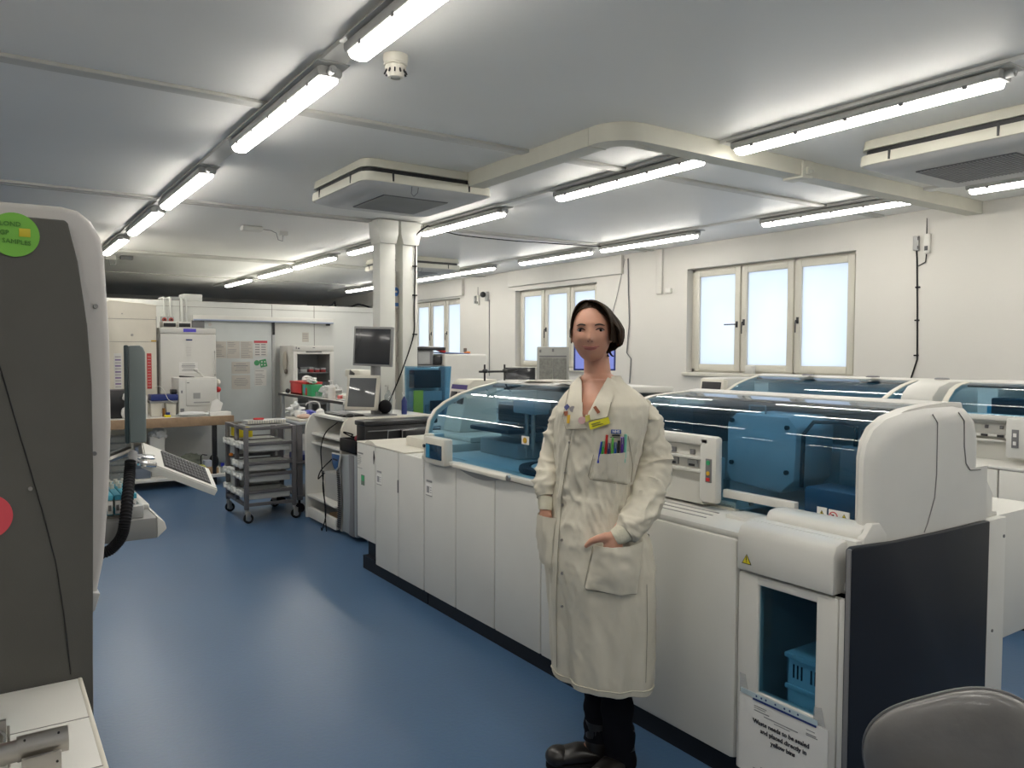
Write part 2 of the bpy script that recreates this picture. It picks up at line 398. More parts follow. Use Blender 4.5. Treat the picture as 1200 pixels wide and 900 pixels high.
r=thing('ceiling_duct','cream boxed duct turning a corner below the ceiling towards the window wall','duct',(4.5,3.3,2.66))
path_duct().obj('duct_run', ductm, r)
m=M()
for (x,y) in ((2.98,3.52),(3.17,3.33)): m.box(x-.068,x+.068,y-.004,y+.004,H-.108,H-.002) if x<3.2 else m.box(x-.004,x+.004,y-.068,y+.068,H-.108,H-.002)
m.obj('joint_cover', ductm, r)
m=M().box(4.55,4.66,3.25,3.41,H-.12,H-.002,.006); m.box(4.58,4.63,3.23,3.25,H-.10,H-.05,.006).cyl((4.605,3.2,H-.08),(4.605,3.25,H-.08),.010,n=10)
m.obj('junction_bracket', ductm, r)

# smoke detector and wireless detectors
r=thing('smoke_detector','cream smoke detector beside the nearest left-hand lamp','smoke detector',(1.52,3.16,H))
M().lathe([(.055,0),(.055,-.02),(.05,-.035),(.053,-.04),(.05,-.045)],(1.52,3.16,H),28).obj('base', cream, r)
M().lathe([(.045,-.045),(.047,-.055),(.040,-.075),(.032,-.095),(.022,-.098),(.02,-.092)],(1.52,3.16,H),28).obj('head', cream, r)
m=M()
for i in range(12):
    a=2*PI*i/12; m.box(-.003,.003,-.003,.003,-.016,.016,rot=RZ(a)@RY(-.45),piv=(0,0,0)); k=len(m.v)-8
    for j in range(k,k+8): m.v[j]+=Vector((1.52+.0425*cos(a),3.16+.0425*sin(a),H-.067))
m.obj('vent_slots', black, r)
r=thing('detector_unit','slim white detector with a short wire on the ceiling left of the large air conditioner','detector',(2.3,8.3,H))
M().box(2.22,2.43,8.2,8.32,H-.055,H-.001,.015).obj('body', white, r)
M().box(2.66,2.75,8.38,8.44,H-.045,H-.001,.006).obj('junction_box', white, r)
M().tube([(2.43,8.27,H-.02),(2.55,8.34,H-.015),(2.62,8.38,H-.03),(2.64,8.38,H-.1),(2.69,8.39,H-.11),(2.70,8.4,H-.04)],.004,6).obj('wire', mgrey, r)
r=thing('detector_unit','small ceiling sensor with dark bar, far left above the white cabinet','detector',(1.42,11.9,H))
M().box(1.38,1.50,11.8,11.9,H-.07,H-.001,.008).obj('junction_box', white, r)
M().box(1.56,1.72,11.8,11.9,H-.05,H-.001,.008).obj('sensor_bar', mgrey, r)
M().tube([(1.42,11.82,H-.07),(1.43,11.82,H-.14),(1.5,11.82,H-.13),(1.52,11.84,H-.03),(1.58,11.84,H-.02)],.005,6).obj('wire', mgrey, r)
# ------------------------------------------------------------------ analysers
FX=2.12
def panel(par, y0, y1, z0, z1, x=FX, m=None, name='front_panel', b=.008, lab=None):
    return M().box(x,x+.04,y0+.003,y1-.003,z0,z1,b).obj(name, m or white2, par, lab)
def label_sticker(par, y, z, w=.075, h=.07, x=FX, head=True):
    m=M(); m.use(0).box(x-.0016,x+.001,y-w,y,z-h,z); m.use(1)
    if head: m.box(x-.0016,x,y-w*.95,y-.005,z+.010,z+.022)
    m.box(x-.0022,x-.0012,y-w*.55,y-w*.12,z-h*.75,z-h*.2); 
    for k in range(3): m.box(x-.0022,x-.0012,y-w*.9,y-w*.66,z-h*(.25+.2*k)-.004,z-h*(.25+.2*k))
    m.box(x-.0022,x-.0012,y-w,y,z-h,z-h+.005)
    return m.obj('asset_label',[paper,greyink],par)
HA=[(2.13,.90),(2.13,1.03),(2.145,1.10),(2.185,1.16),(2.25,1.205),(2.35,1.25),(2.47,1.285),(2.62,1.315)]
def hood(par, P, y0, y1, dx=0, back=2.95, tb=1.33, end_lo=True, end_hi=True, glass=None, frame=.03):
    P=[(x+dx,z) for x,z in P]
    M().strip(P,'y',y0+.005,y1-.005,.005).obj('hood_window', glass or blueglass, par)
    def fr(ya,yb,nm):
        Q=[(x-.006,z+.002) for x,z in P]
        M().strip(Q,'y',ya,yb,.03).obj('hood_edge_frame', cream, par)
    if end_lo: fr(y0-.002,y0+frame,'a')
    if end_hi: fr(y1-frame,y1+.002,'b')
    # white top and back
    t=P[-1]
    M().prism([(t[0]-.012,t[1]-.012),(t[0]-.012,t[1]+.004),(t[0]+.06,tb),(back+dx,tb-.005),(back+dx+.02,tb-.05),(back+dx+.02,.88),(back+dx-.02,.88),(back+dx-.02,tb-.035),(t[0]+.05,tb-.03)],'y',y0,y1,.003).obj('hood_top', white, par)
    m=M().prism([(t[0]-.045,t[1]-.028),(t[0]-.045,t[1]-.016),(t[0]-.012,t[1]-.006),(t[0]-.012,t[1]-.03)],'y',y0+.03,y1-.03); m.obj('hood_seal', black, par)

# --- far analyser
A=thing('laboratory_analyser','long white analyser with blue hood left of the person, small screen at its end','analyser',(2.5,3.35,0),'blue-hooded analysers')
M().box(2.15,2.9,2.66,4.04,0,.09).obj('plinth', navy, A)
M().box(2.163,2.95,2.65,4.04,.085,.872,.004).obj('cabinet_body', white2, A)
for a,b in ((3.67,4.04),(3.275,3.67),(2.88,3.275),(2.65,2.88)): panel(A,a,b,.088,.868)
M().box(2.10,2.20,3.66,4.03,.874,.898,.006).obj('deck_rail', cream, A)
M().prism([(2.092,.872),(2.092,.89),(2.105,.902),(2.2,.902),(2.2,.872)],'y',3.13,3.66,.004).obj('drawer_lip', cream, A)
M().prism([(3.62-.42*i/12,.868-.028*sin(PI*i/12)) for i in range(13)],'x',2.113,2.125).obj('finger_recess', mat('recess_grey',(.30,.30,.29),.5), A)
M().box(2.10,2.20,2.65,3.13,.874,.90,.006).obj('deck_rail', cream, A)
M().cyl((2.088,3.115,.888),(2.10,3.115,.888),.014,n=18).obj('lock', steel, A)
M().box(2.2,2.93,2.66,4.02,.872,.90,.004).obj('inner_deck', white2, A)
hood(A, HA, 2.86, 4.03)
M().box(2.62,2.93,2.95,3.98,.90,1.10,.01).obj('inner_rear_block', mat('mid_pale_grey',(.30,.31,.32),.5), A)
M().box(2.60,2.64,2.95,3.98,1.02,1.2,.008).obj('inner_rear_screen', lgrey, A)
M().box(2.48,2.90,2.92,3.80,1.10,1.20,.01).obj('dark_bridge', black, A)
M().box(2.45,2.62,3.55,3.95,.90,.99,.01).obj('inner_block', lgrey, A)
M().box(2.35,2.6,3.5,3.9,1.05,1.075,.006).obj('inner_shelf', navy, A)
m=M().lathe([(.20,0),(.205,.012),(.20,.03),(.155,.03),(.15,.02),(.145,.02)],(2.38,3.08,.90),40).obj('carousel_ring', navy, A)
m=M().lathe([(.14,0),(.14,.028),(.13,.034),(.02,.036)],(2.38,3.08,.90),36).obj('carousel_disc', white2, A)
for y,z in ((3.42,1.2),(3.36,1.2)):
    M().cyl((2.42,y,z),(2.42,y,.98),.012,n=10).cyl((2.42,y,.98),(2.42,y,.93),.005,n=8).obj('pipetting_probe', steel, A)
M().box(2.38,2.5,3.3,3.5,1.17,1.24,.012).obj('probe_carrier', lgrey, A)
M().lathe([(.05,0),(.05,.06),(.03,.07)],(2.5,3.72,.90),20).obj('wash_pot', lgrey, A)
M().box(2.128,2.131,2.99,3.05,1.06,1.10).obj('hazard_sticker', paper, A)
M().cyl((2.124,3.02,1.08),(2.128,3.02,1.08),.014,n=14).obj('hazard_symbol', orange_st, A)
# front screen console
c=M().box(2.07,2.13,3.71,3.95,.868,1.02,.012); co=c.obj('console', cream, A)
M().box(2.066,2.071,3.735,3.915,.900,.982,.002).obj('screen', mat('console_screen',(.01,.04,.08),.15,coat=.6), co)
M().box(2.0655,2.0665,3.868,3.912,.904,.978).obj('screen_strip', mat('screen_teal',(.02,.09,.14),.2,emit=(.02,.12,.2),es=.4), co)
M().box(2.09,2.2,3.93,3.99,.875,1.03,.01).obj('console_bracket', cream, A)
M().cyl((2.062,3.935,.965),(2.07,3.935,.965),.010,n=12).obj('switch', black, co)

# slanted console behind the far end
r=thing('slanted_console','small slanted white console with a purple stripe behind the far blue hood','control console',(2.67,4.44,.98))
M().prism([(2.53,.98),(2.60,1.29),(2.64,1.32),(2.82,1.32),(2.82,.98)],'y',4.33,4.55,.008).obj('casing', cream, r)
M().prism([(2.590,1.255),(2.597,1.285),(2.602,1.285),(2.597,1.255)],'y',4.34,4.54).obj('purple_stripe', mat('purple_strip',(.05,.03,.16),.5), r)
M().box(2.566,2.586,4.355,4.42,1.16,1.24,.004,rot=RY(.2)).obj('display', black, r)
M().box(2.566,2.586,4.45,4.515,1.16,1.24,.004,rot=RY(.2)).obj('display', black, r)

# --- sample track modules at the far end
T=thing('sample_track_module','low white cabinets with asset labels at the far end of the analyser line','analyser module',(2.5,4.5,0))
M().box(2.15,2.85,4.05,5.0,0,.09).obj('plinth', navy, T)
M().box(2.163,2.92,4.05,4.72,.085,.872,.004).obj('cabinet_body', white2, T)
M().box(2.163,2.92,4.725,5.03,.225,.872,.004).obj('end_cabinet', white2, T)
M().box(2.19,2.9,4.73,5.0,.08,.225).obj('recessed_base', navy, T)
panel(T,4.73,5.035,.222,.872); panel(T,4.385,4.73,.088,.872); panel(T,4.045,4.385,.088,.872)
M().prism([(4.30,.872),(4.30,.882),(4.72,.884),(4.78,.905),(4.85,.905),(4.90,.885),(5.035,.883),(5.035,.872)],'x',2.12,2.9,.003).obj('top_cover', cream, T)
M().box(2.30,2.88,4.06,4.64,.872,.945,.012).obj('raised_track_cover', cream, T)
M().box(2.45,2.86,4.06,4.58,.945,.978,.010).obj('raised_track_cover', cream, T)
M().prism([(4.745,.755),(4.735,.80),(4.745,.845),(4.752,.80)],'x',2.116,2.13).obj('finger_slot', black, T)
M().box(2.117,2.13,4.383,4.39,.62,.70).obj('finger_slot', mgrey, T)
label_sticker(T,4.70,.70); 
m=M(); m.use(0).box(FX-.0016,FX,4.90,4.955,.59,.66); m.use(1).box(FX-.002,FX,4.905,4.95,.62,.655).obj('green_notice',[mat('sticker_grey',(.12,.16,.12),.5),mat('sticker_green',(.03,.35,.12),.5)],T)
m=M()
for k,(w,z) in enumerate(((.09,.80),(.05,.785),(.06,.773),(.055,.761),(.06,.749),(.05,.737),(.03,.725),(.075,.70))): m.box(FX-.0014,FX,5.015-w,5.015,z,z+(.010 if k==0 else .004))
m.obj('printed_text', greyink, T)
label_sticker(A,4.01,.735)

# --- rack loader and near analyser
B=thing('laboratory_analyser','nearest white blue-hooded analyser with a paper notice and a charcoal side','analyser',(2.5,2.0,0),'blue-hooded analysers')
M().box(2.15,2.92,1.36,2.55,0,.09).obj('plinth', navy, B)
m=M().box(2.163,2.95,1.745,2.55,.085,.80,.004).box(2.62,2.95,1.345,1.744,.085,.80,.004).box(2.163,2.62,1.345,1.744,.085,.097)
m.box(2.16,2.62,1.341,1.349,.097,.78).box(2.17,2.62,1.736,1.7449,.097,.78).box(2.163,2.62,1.345,1.744,.775,.80); m.obj('cabinet_body', white2, B)
panel(B,1.745,2.50,.088,.862,b=.018)
M().prism([(2.13,.868),(2.13,.884),(2.30,.905),(2.50,.905),(2.9,.905),(2.9,.80),(2.18,.80)],'y',1.74,2.55,.004).obj('deck', white, B)
m=M()
for k in range(9):
    y=2.02+k*.055; m.box(2.33,2.52,y,y+.030,.9055,.914,.003)
m.obj('rack_slots', white2, B)
m=M()
for k in range(9): 
    y=2.053+k*.055; m.box(2.33,2.50,y,y+.016,.9045,.9075)
m.obj('rack_slot_gaps', mgrey, B)
m=M(); 
for k in range(3): m.box(2.19+k*.035,2.196+k*.035,1.95,2.5,.892+k*.004,.895+k*.0044)
m.obj('deck_grooves', lgrey, B)
M().prism([(2.33,.90),(2.33,.93),(2.345,.948),(2.37,.955),(2.395,.948),(2.41,.93),(2.42,.90)],'y',1.93,2.10,.006).obj('rounded_stop', cream, B)
M().box(2.24,2.48,1.765,1.90,.893,.912,.004).obj('pale_tile', white, B)
# upright rack reader unit left of the hood
M().box(2.285,2.34,2.05,2.58,.915,1.165,.004).obj('rack_unit_back', white2, B)
fr=M().box(2.26,2.30,1.965,2.05,.93,1.185,.014); fr.box(2.26,2.30,2.0,2.58,1.145,1.185,.012); fr.obj('rack_unit_frame', white, B)
m=M(); m.box(2.262,2.29,2.03,2.60,1.09,1.10,.002).box(2.262,2.29,2.03,2.60,1.04,1.052,.002); m.obj('rack_unit_ledges', white, B)
m=M()
for y in (2.09,2.19,2.29,2.39): m.box(2.276,2.286,y,y+.022,1.105,1.125,.002); 
m.obj('latch_hooks', mgrey, B)
m=M()
for y in (2.075,2.175,2.275,2.375): 
    m.box(2.276,2.287,y,y+.05,1.058,1.085,.003)
m.obj('slot_windows', lgrey, B)
m=M()
for y in (2.085,2.185,2.285,2.385): m.box(2.274,2.279,y,y+.03,1.06,1.069)
m.obj('slot_labels', black, B)
m=M(); m.use(0).box(2.257,2.262,1.985,2.015,1.01,1.10,.002); m.use(1).cyl((2.254,2.0,1.085),(2.258,2.0,1.085),.009,n=12); m.use(2).cyl((2.254,2.0,1.045),(2.258,2.0,1.045),.008,n=12); m.use(3).box(2.254,2.258,1.992,2.008,1.015,1.028)
m.obj('status_buttons',[mgrey,greenp,orange_st,redp],B)
HB=[(2.33,.915),(2.33,1.05),(2.33,1.17),(2.343,1.215),(2.375,1.25),(2.44,1.28),(2.54,1.302),(2.66,1.312),(2.78,1.318)]
hood(B, HB, 1.41, 2.60, end_lo=False, back=2.93)
M().prism([(2.305,.955),(2.305,.985),(2.33,.985),(2.33,.955)],'y',1.655,1.97,.003).obj('hood_handle', white, B)
# machinery behind the hood
M().box(2.90,2.93,1.50,2.60,.90,1.28).obj('inner_back_wall', lgrey, B)
M().box(2.35,2.92,1.50,2.58,.902,.912).obj('inner_floor', lgrey, B)
M().prism([(2.12,1.02),(2.10,.98),(1.86,.965),(1.80,1.02),(1.79,1.22),(1.83,1.26),(2.08,1.26),(2.12,1.22)],'x',2.50,2.74,.012).obj('module_cover', mat('module_cover_grey',(.46,.47,.47),.5), B)
m=M()
for y,z in ((2.09,1.23),(2.09,1.06),(1.83,1.22),(1.83,1.05)): m.cyl((2.49,y,z),(2.502,y,z),.009,n=10)
m.obj('cover_screws', black, B)
m=M().tube([(2.52,1.78,1.0),(2.52,1.775,1.2),(2.56,1.76,1.245),(2.62,1.68,1.245),(2.64,1.64,1.23),(2.64,1.64,1.08)],.008,8); m.obj('frame_bar', black, B)
M().tube([(2.55,2.05,1.26),(2.55,2.05,1.29),(2.55,1.97,1.29),(2.55,1.97,1.26)],.004,6).obj('lifting_handle', lgrey, B)
M().box(2.45,2.62,2.28,2.55,.91,1.06,.01).obj('inner_block', navy, B)
M().box(2.55,2.8,2.35,2.58,1.1,1.26,.01).obj('inner_block', black, B)
M().box(2.46,2.52,2.14,2.19,.91,1.07,.006).obj('sample_post', white, B)
M().box(2.45,2.6,1.5,1.72,.91,1.02,.01).obj('lower_block', mat('slate_block',(.06,.10,.15),.5), B)
M().box(2.60,2.72,1.52,1.68,1.0,1.16,.01).obj('side_block', mgrey, B)
M().box(2.50,2.75,1.46,1.54,.95,1.24,.01).obj('end_block', navy, B)
m=M(); 
for k in range(4): m.box(2.497,2.50,1.475,1.53,1.09+.012*k,1.094+.012*k)
m.obj('printed_lines', paper, B)
m=M().box(2.42,2.44,1.75,2.1,.93,.945).box(2.42,2.44,2.05,2.065,.91,1.0).box(2.44,2.46,1.95,1.96,.91,.96); m.obj('gripper_rail', steel, B)
# hood hazard labels
def tri(m, x, y, z, s, mi):
    m.use(mi); m.prism([(y-s*.55,z-s*.4),(y+s*.55,z-s*.4),(y,z+s*.55)],'x',x-.0006,x+.0004)
def hazard(par, y, z, s=.036, x=FX, kind='tri'):
    m=M(); m.use(0).box(x-.0008,x+.0008,y-s*.62,y+s*.62,z-s*.68,z+s*.68)
    return m
m=M(); x=2.3285
m.use(0).box(x-.0012,x+.001,1.545,1.582,.940,.982); tri(m,x-.0014,1.5635,.958,.026,3); tri(m,x-.0020,1.5635,.958,.021,2); m.use(3).box(x-.0032,x-.0022,1.562,1.565,.956,.967).box(x-.0032,x-.0022,1.562,1.565,.951,.954)
m.use(0).box(x-.0012,x+.001,1.462,1.538,.937,.980)
m.use(1).lathe([(.0165,-.0003),(.0165,.0003),(.0130,.0003),(.0130,-.0003)],(x-.0018,1.52,.958),24,'x'); m.use(0).cyl((x-.0027,1.52,.958),(x-.002,1.52,.958),.0128,n=20); m.use(1).box(x-.0034,x-.0026,1.506,1.534,.9565,.9595,rot=RX(.78)); m.use(3).box(x-.0031,x-.0026,1.517,1.523,.951,.965)
tri(m,x-.0014,1.481,.956,.030,3); tri(m,x-.0020,1.481,.956,.025,2)
m.use(3)
for k in range(3): 
    a=PI/2+2*PI*k/3; m.cyl((x-.0034,1.481+.0045*cos(a),.955+.0045*sin(a)),(x-.0022,1.481+.0045*cos(a),.955+.0045*sin(a)),.0032,n=10)
m.obj('hazard_labels',[paper,red_st,yellowp,ink],B)
# waste module
M().box(2.175,2.33,1.342,1.74,.76,.93,.004).obj('waste_module_body', white, B)
M().prism([(2.108,.765),(2.108,.885),(2.122,.915),(2.15,.926),(2.25,.928),(2.25,.765)],'y',1.372,1.738,.010).obj('waste_header', white, B)
m=M().prism([(2.21,.905),(2.21,.942),(2.225,.962),(2.26,.968),(2.30,.966),(2.325,.955),(2.325,.905)],'y',1.352,1.70,.008); m.obj('hinge_cover', white, B)
M().prism([(2.20,.90),(2.205,.935),(2.25,.975),(2.29,.975),(2.33,.935),(2.33,.90)],'y',1.335,1.36,.004).obj('hinge_end', white, B)
m=M(); tri(m,2.1068,1.694,.806,.036,1); tri(m,2.1062,1.694,.806,.029,0); m.use(1).box(2.1045,2.1058,1.6925,1.6955,.804,.818).box(2.1045,2.1058,1.6925,1.6955,.798,.801)
m.obj('warning_triangle',[yellowp,ink],B)
d=M(); x0,x1=FX,FX+.035
d.box(x0,x1,1.655,1.737,.075,.757,.006).box(x0,x1,1.363,1.437,.075,.757,.006).box(x0+.0002,x1,1.43,1.66,.727,.757,.006).box(x0+.0002,x1,1.43,1.66,.075,.365,.006)
do=d.obj('waste_door', white, B)
M().box(x0+.010,x0+.016,1.43,1.66,.355,.735).obj('door_window', darkglass, do)
M().box(2.60,2.618,1.352,1.735,.10,.77).obj('bin_back', navy, B)
M().box(2.118,2.15,1.339,1.358,.05,.76,.004).obj('door_trim', white, B)
m=M().prism([(2.112,.03),(2.112,.918),(2.13,.925),(2.35,.912),(2.62,.907),(2.96,.905),(2.96,.03)],'y',1.315,1.338,.005); m.obj('side_panel', navy, B)
M().box(2.108,2.135,1.318,1.333,.03,.92,.004).obj('side_panel_trim', mgrey, B)
# notice in a clear sleeve
m=M().box(FX-.004,FX-.001,1.385,1.722,.08,.345); nt_=m.obj('notice', paper, do)
R_=(0,-1,0); U_=(0,0,1)
m=M()
m.text('Waste needs to be sealed',.0205,(FX-.0045,1.555,.268),R_,U_,bold=.0004)
m.text('and placed directly in',.0205,(FX-.0045,1.545,.243),R_,U_,bold=.0004)
m.text('yellow bins',.0205,(FX-.0045,1.545,.218),R_,U_,bold=.0004)
m.obj('notice_text', ink, nt_)
m=M()
for grp in (((1.66,.05,.318,.0035),(1.66,.045,.312,.0025),(1.66,.06,.303,.0035),(1.62,.13,.294,.003),(1.58,.06,.286,.0025)),((1.46,.03,.318,.0025),(1.46,.035,.306,.003),(1.46,.04,.301,.0025)),((1.63,.10,.118,.0025),(1.66,.05,.105,.003))):
    m=M()
    for (y,w,z,h) in grp: m.box(FX-.005,FX-.0035,y-w,y,z,z+h)
    m.obj('small_print', greyink, nt_)
m=M(); m.use(0).box(FX-.006,FX-.004,1.42,1.715,.345,.362); m.use(1).box(FX-.0062,FX-.0042,1.425,1.665,.338,.345)
m.use(1)
for y in (1.65,1.63,1.612,1.575,1.54,1.52,1.49): m.cyl((FX-.0066,y,.354),(FX-.0058,y,.354),.0035,n=8)
m.obj('sleeve_binding',[mat('sleeve_strip',(.45,.55,.6),.3),royal], nt_)
M().prism([(1.722,.41),(1.70,.41),(1.685,.345),(1.722,.345)],'x',FX-.003,FX-.001).obj('sticky_tape', wfilm, nt_); M().prism([(1.435,.40),(1.41,.405),(1.395,.35),(1.44,.345)],'x',FX-.003,FX-.001).obj('sticky_tape', wfilm, nt_)
# crate seen through the door window
r=thing('plastic_crate','pale blue plastic crate visible through the waste door window','crate',(2.38,1.50,.10))
m=M(); x0,x1,y0,y1,z0,z1=2.17,2.56,1.372,1.575,.10,.515
m.box(x0,x0+.008,y0,y1,z0,z1,.002).box(x1-.008,x1,y0,y1,z0,z1,.002).box(x0,x1,y0,y0+.008,z0,z1,.002).box(x0,x1,y1-.008,y1,z0,z1,.002).box(x0,x1,y0,y1,z0,z0+.008,.002)
m.obj('walls', mat('crate_blue',(.62,.74,.80),.5), r)
m=M()
for z in (.20,.30,.40): m.box(x0-.006,x1+.003,y0-.003,y1+.003,z,z+.016,.002)
m.box(x0-.008,x1+.004,y0-.004,y1+.004,z1-.012,z1+.004,.002); m.obj('rims', mat('crate_blue',(.3,.5,.62),.5), r)
m=M()
for z,h in ((.44,.045),(.335,.02),(.235,.02)):
    for y in (1.39,1.405,1.42,1.45,1.465,1.48,1.515,1.53,1.545): m.box(x0-.001,x0+.001,y,y+.006,z,z+h)
m.obj('vent_slots', navy, r)
M().box(x0+.01,x1-.01,y0+.01,y1-.01,.47,.505,.01).obj('contents', black, r)
# rounded white end cover of the hood
P0=[(2.25,.905),(2.25,1.17),(2.262,1.215),(2.30,1.26),(2.37,1.292),(2.48,1.310),(2.60,1.318),(2.78,1.318),(2.86,1.308),(2.91,1.275),(2.93,1.22),(2.93,1.10),(2.985,1.10),(2.985,.905)]
def endcover():
    m=M()
    rims=[(1.43,-.06),(1.408,-.055),(1.402,-.02),(1.388,-.004),(1.370,-.0),(1.352,-.012),(1.341,-.03),(1.338,-.05)]
    rings=[]
    for (y,s) in rims:
        ring=[]
        for (x,z) in P0:
            fx=-1 if x<2.30 else (1 if x>2.9 else (x-2.62)/.32); fz=1 if z>1.24 else (0 if z<1.15 else (z-1.15)/.09)
            if x>2.97: fx=.15
            ring.append((x+s*fx, y, z+s*fz*1.1))
        rings.append(ring)
    n=len(P0); vs=[p for r_ in rings for p in r_]; fs=[]
    for i in range(len(rings)-1):
        for j in range(n): fs.append([i*n+j,i*n+(j+1)%n,(i+1)*n+(j+1)%n,(i+1)*n+j])
    fs.append(list(range(n))); fs.append([(len(rings)-1)*n+j for j in range(n)][::-1])
    m.raw(vs,fs); return m
endcover().obj('end_cover', white, B, sharp=28)
Q=[(x-.006,z+.003) for x,z in HB]
M().strip([(2.31,.915),(2.31,1.17),(2.325,1.222),(2.36,1.262),(2.43,1.294),(2.54,1.316),(2.66,1.326),(2.78,1.332)],'y',1.39,1.432,.03).obj('hood_edge_frame', white, B)
seam=mat('seam_grey',(.22,.21,.20),.6)
m=M().tube([(2.60,1.343,1.30),(2.622,1.3375,1.272),(2.624,1.337,1.1),(2.615,1.337,1.02),(2.575,1.337,.94),(2.555,1.337,.912)],.0022,6)
m.tube([(2.77,1.343,1.30),(2.80,1.3375,1.27),(2.805,1.337,1.18),(2.82,1.337,1.12),(2.85,1.337,1.095),(2.925,1.337,1.09)],.0022,6); m.obj('cover_seams', seam, B)
# rear body
M().box(2.965,3.12,1.33,2.5,.02,.90,.004).obj('rear_cabinet', white2, B)
M().box(3.115,3.5,1.36,2.5,.42,.90,.004).obj('rear_overhang', white2, B)
M().prism([(2.99,.90),(2.99,1.06),(3.01,1.06),(3.07,.99),(3.075,.92),(3.11,.915),(3.11,.90)],'y',1.36,1.42,.003).obj('rear_bracket', white, B)
m=M()
for x,z in ((3.10,.83),(3.03,.49),(2.97,.46)): m.cyl((x,1.327,z),(x,1.332,z),.006,n=10)
m.obj('rear_screws', mgrey, B)

# --- second row of analysers near the window wall
def row2(name_label, y0, y1, hy0, hy1, end_cap, console):
    r=thing('laboratory_analyser',name_label,'analyser',(5.0,(y0+y1)/2,0),'blue-hooded analysers')
    dx=4.6-2.12
    M().box(4.64,5.35,y0+.02,y1-.02,0,.09).obj('plinth', navy, r)
    M().box(4.645,5.42,y0,y1,.085,.872,.004).obj('cabinet_body', white2, r)
    n=max(2,round((y1-y0)/.45))
    for k in range(n): panel(r,y0+(y1-y0)*k/n,y0+(y1-y0)*(k+1)/n,.088,.866,x=4.6)
    M().prism([(4.60,.868),(4.60,.884),(4.80,.91),(5.4,.91),(5.4,.868)],'y',y0,y1,.004).obj('deck', white, r)
    return r,dx
r,dx=row2('back-row analyser with a blue hood and white end cap, under the nearest window',2.48,4.45,2.84,4.30,1,1)
hood(r,[(x+.12,z+.005) for x,z in HA],2.68,4.12,dx=4.6-2.12,back=2.90,tb=1.335,end_lo=False)
Q=[(x+.12+2.48,z+.01) for x,z in HA]
M().strip(Q,'y',2.80,2.835,.03).obj('hood_edge_frame', cream, r)
M().prism([(4.80,.90),(4.80,1.24),(4.88,1.30),(5.0,1.33),(5.38,1.33),(5.38,.90)],'y',2.48,2.69,.02).obj('end_cap', white, r)
M().box(4.82,4.88,4.14,4.38,1.08,1.29,.012,rot=RY(.15)).obj('console', cream, r)
m=M(); m.use(0).box(4.80,4.835,4.16,4.34,1.13,1.27,.004,rot=RY(.15)); m.use(1)
for k in range(4): m.box(4.795,4.80,4.18+k*.035,4.195+k*.035,1.14,1.152)
m.obj('keypad',[black,mat('green_led',(.05,.4,.1),.4,emit=(.05,.9,.2),es=1.5)],r)
M().box(5.02,5.32,2.9,4.0,.90,1.15,.01).obj('inner_block', tealp, r)
M().box(4.85,5.3,4.2,4.4,.9,1.3,.02).obj('end_cap', white, r)
for y in (2.62,3.1,3.62): M().lathe([(.045,0),(.045,.006),(.035,.010)],(5.18,y,1.335),18).obj('vent_cap', mgrey, r)
r,dx=row2('white analyser cut by the right edge, blue hood above an open rack unit',.3,2.44,.4,2.40,0,0)
hood(r,[(4.66,1.16),(4.67,1.20),(4.70,1.24),(4.76,1.29),(4.84,1.318),(4.95,1.33)],.5,2.36,dx=0,back=5.38,tb=1.342)
M().box(4.66,4.72,.5,2.36,1.13,1.165,.008).obj('hood_sill', white, r)
M().box(4.74,4.8,.5,2.36,.90,1.14,.004).obj('rack_unit_back', white2, r)
M().box(4.64,4.74,1.90,2.0,.93,1.15,.014).obj('rack_unit_frame', white, r)
M().box(4.66,4.76,2.32,2.42,.90,1.2,.014).obj('rack_unit_frame', white, r)
m=M().box(4.70,4.75,1.98,2.34,1.115,1.13,.002).box(4.70,4.75,1.98,2.34,1.035,1.05,.002).box(4.68,4.75,1.98,2.34,1.01,1.02,.002); m.obj('rack_unit_ledges', white, r)
m=M()
for y in (2.05,2.13,2.22): m.box(4.73,4.742,y,y+.018,1.078,1.098,.002)
m.obj('latch_hooks', mgrey, r)
m=M()
for y in (2.03,2.115,2.20): m.box(4.695,4.70,y,y+.035,1.036,1.049)
m.obj('slot_labels', black, r)
m=M(); m.use(0).box(4.635,4.641,1.93,1.965,.99,1.09,.002); m.use(1).box(4.63,4.636,1.94,1.955,1.05,1.07).box(4.63,4.636,1.94,1.955,1.005,1.025)
m.obj('status_buttons',[mgrey,paper],r)
M().box(4.86,5.2,1.0,2.2,.91,1.2,.01).obj('inner_block', tealp, r)
M().box(4.80,4.9,1.95,2.15,1.14,1.25,.01).obj('inner_module', navy, r)
# plain cabinets continuing the back row
r=thing('storage_cabinet','low white cabinet run in the back row, farther along the window wall','cabinet',(5.0,5.9,0))
M().box(4.66,5.4,4.52,7.9,0,.09).obj('plinth', navy, r)
M().box(4.645,5.42,4.5,7.92,.085,.87,.004).obj('cabinet_body', white2, r)
for k in range(6): panel(r,4.5+k*.57,4.5+(k+1)*.57,.088,.866,x=4.6)
M().box(4.58,5.44,4.49,7.93,.872,.90,.005).obj('worktop', white, r)
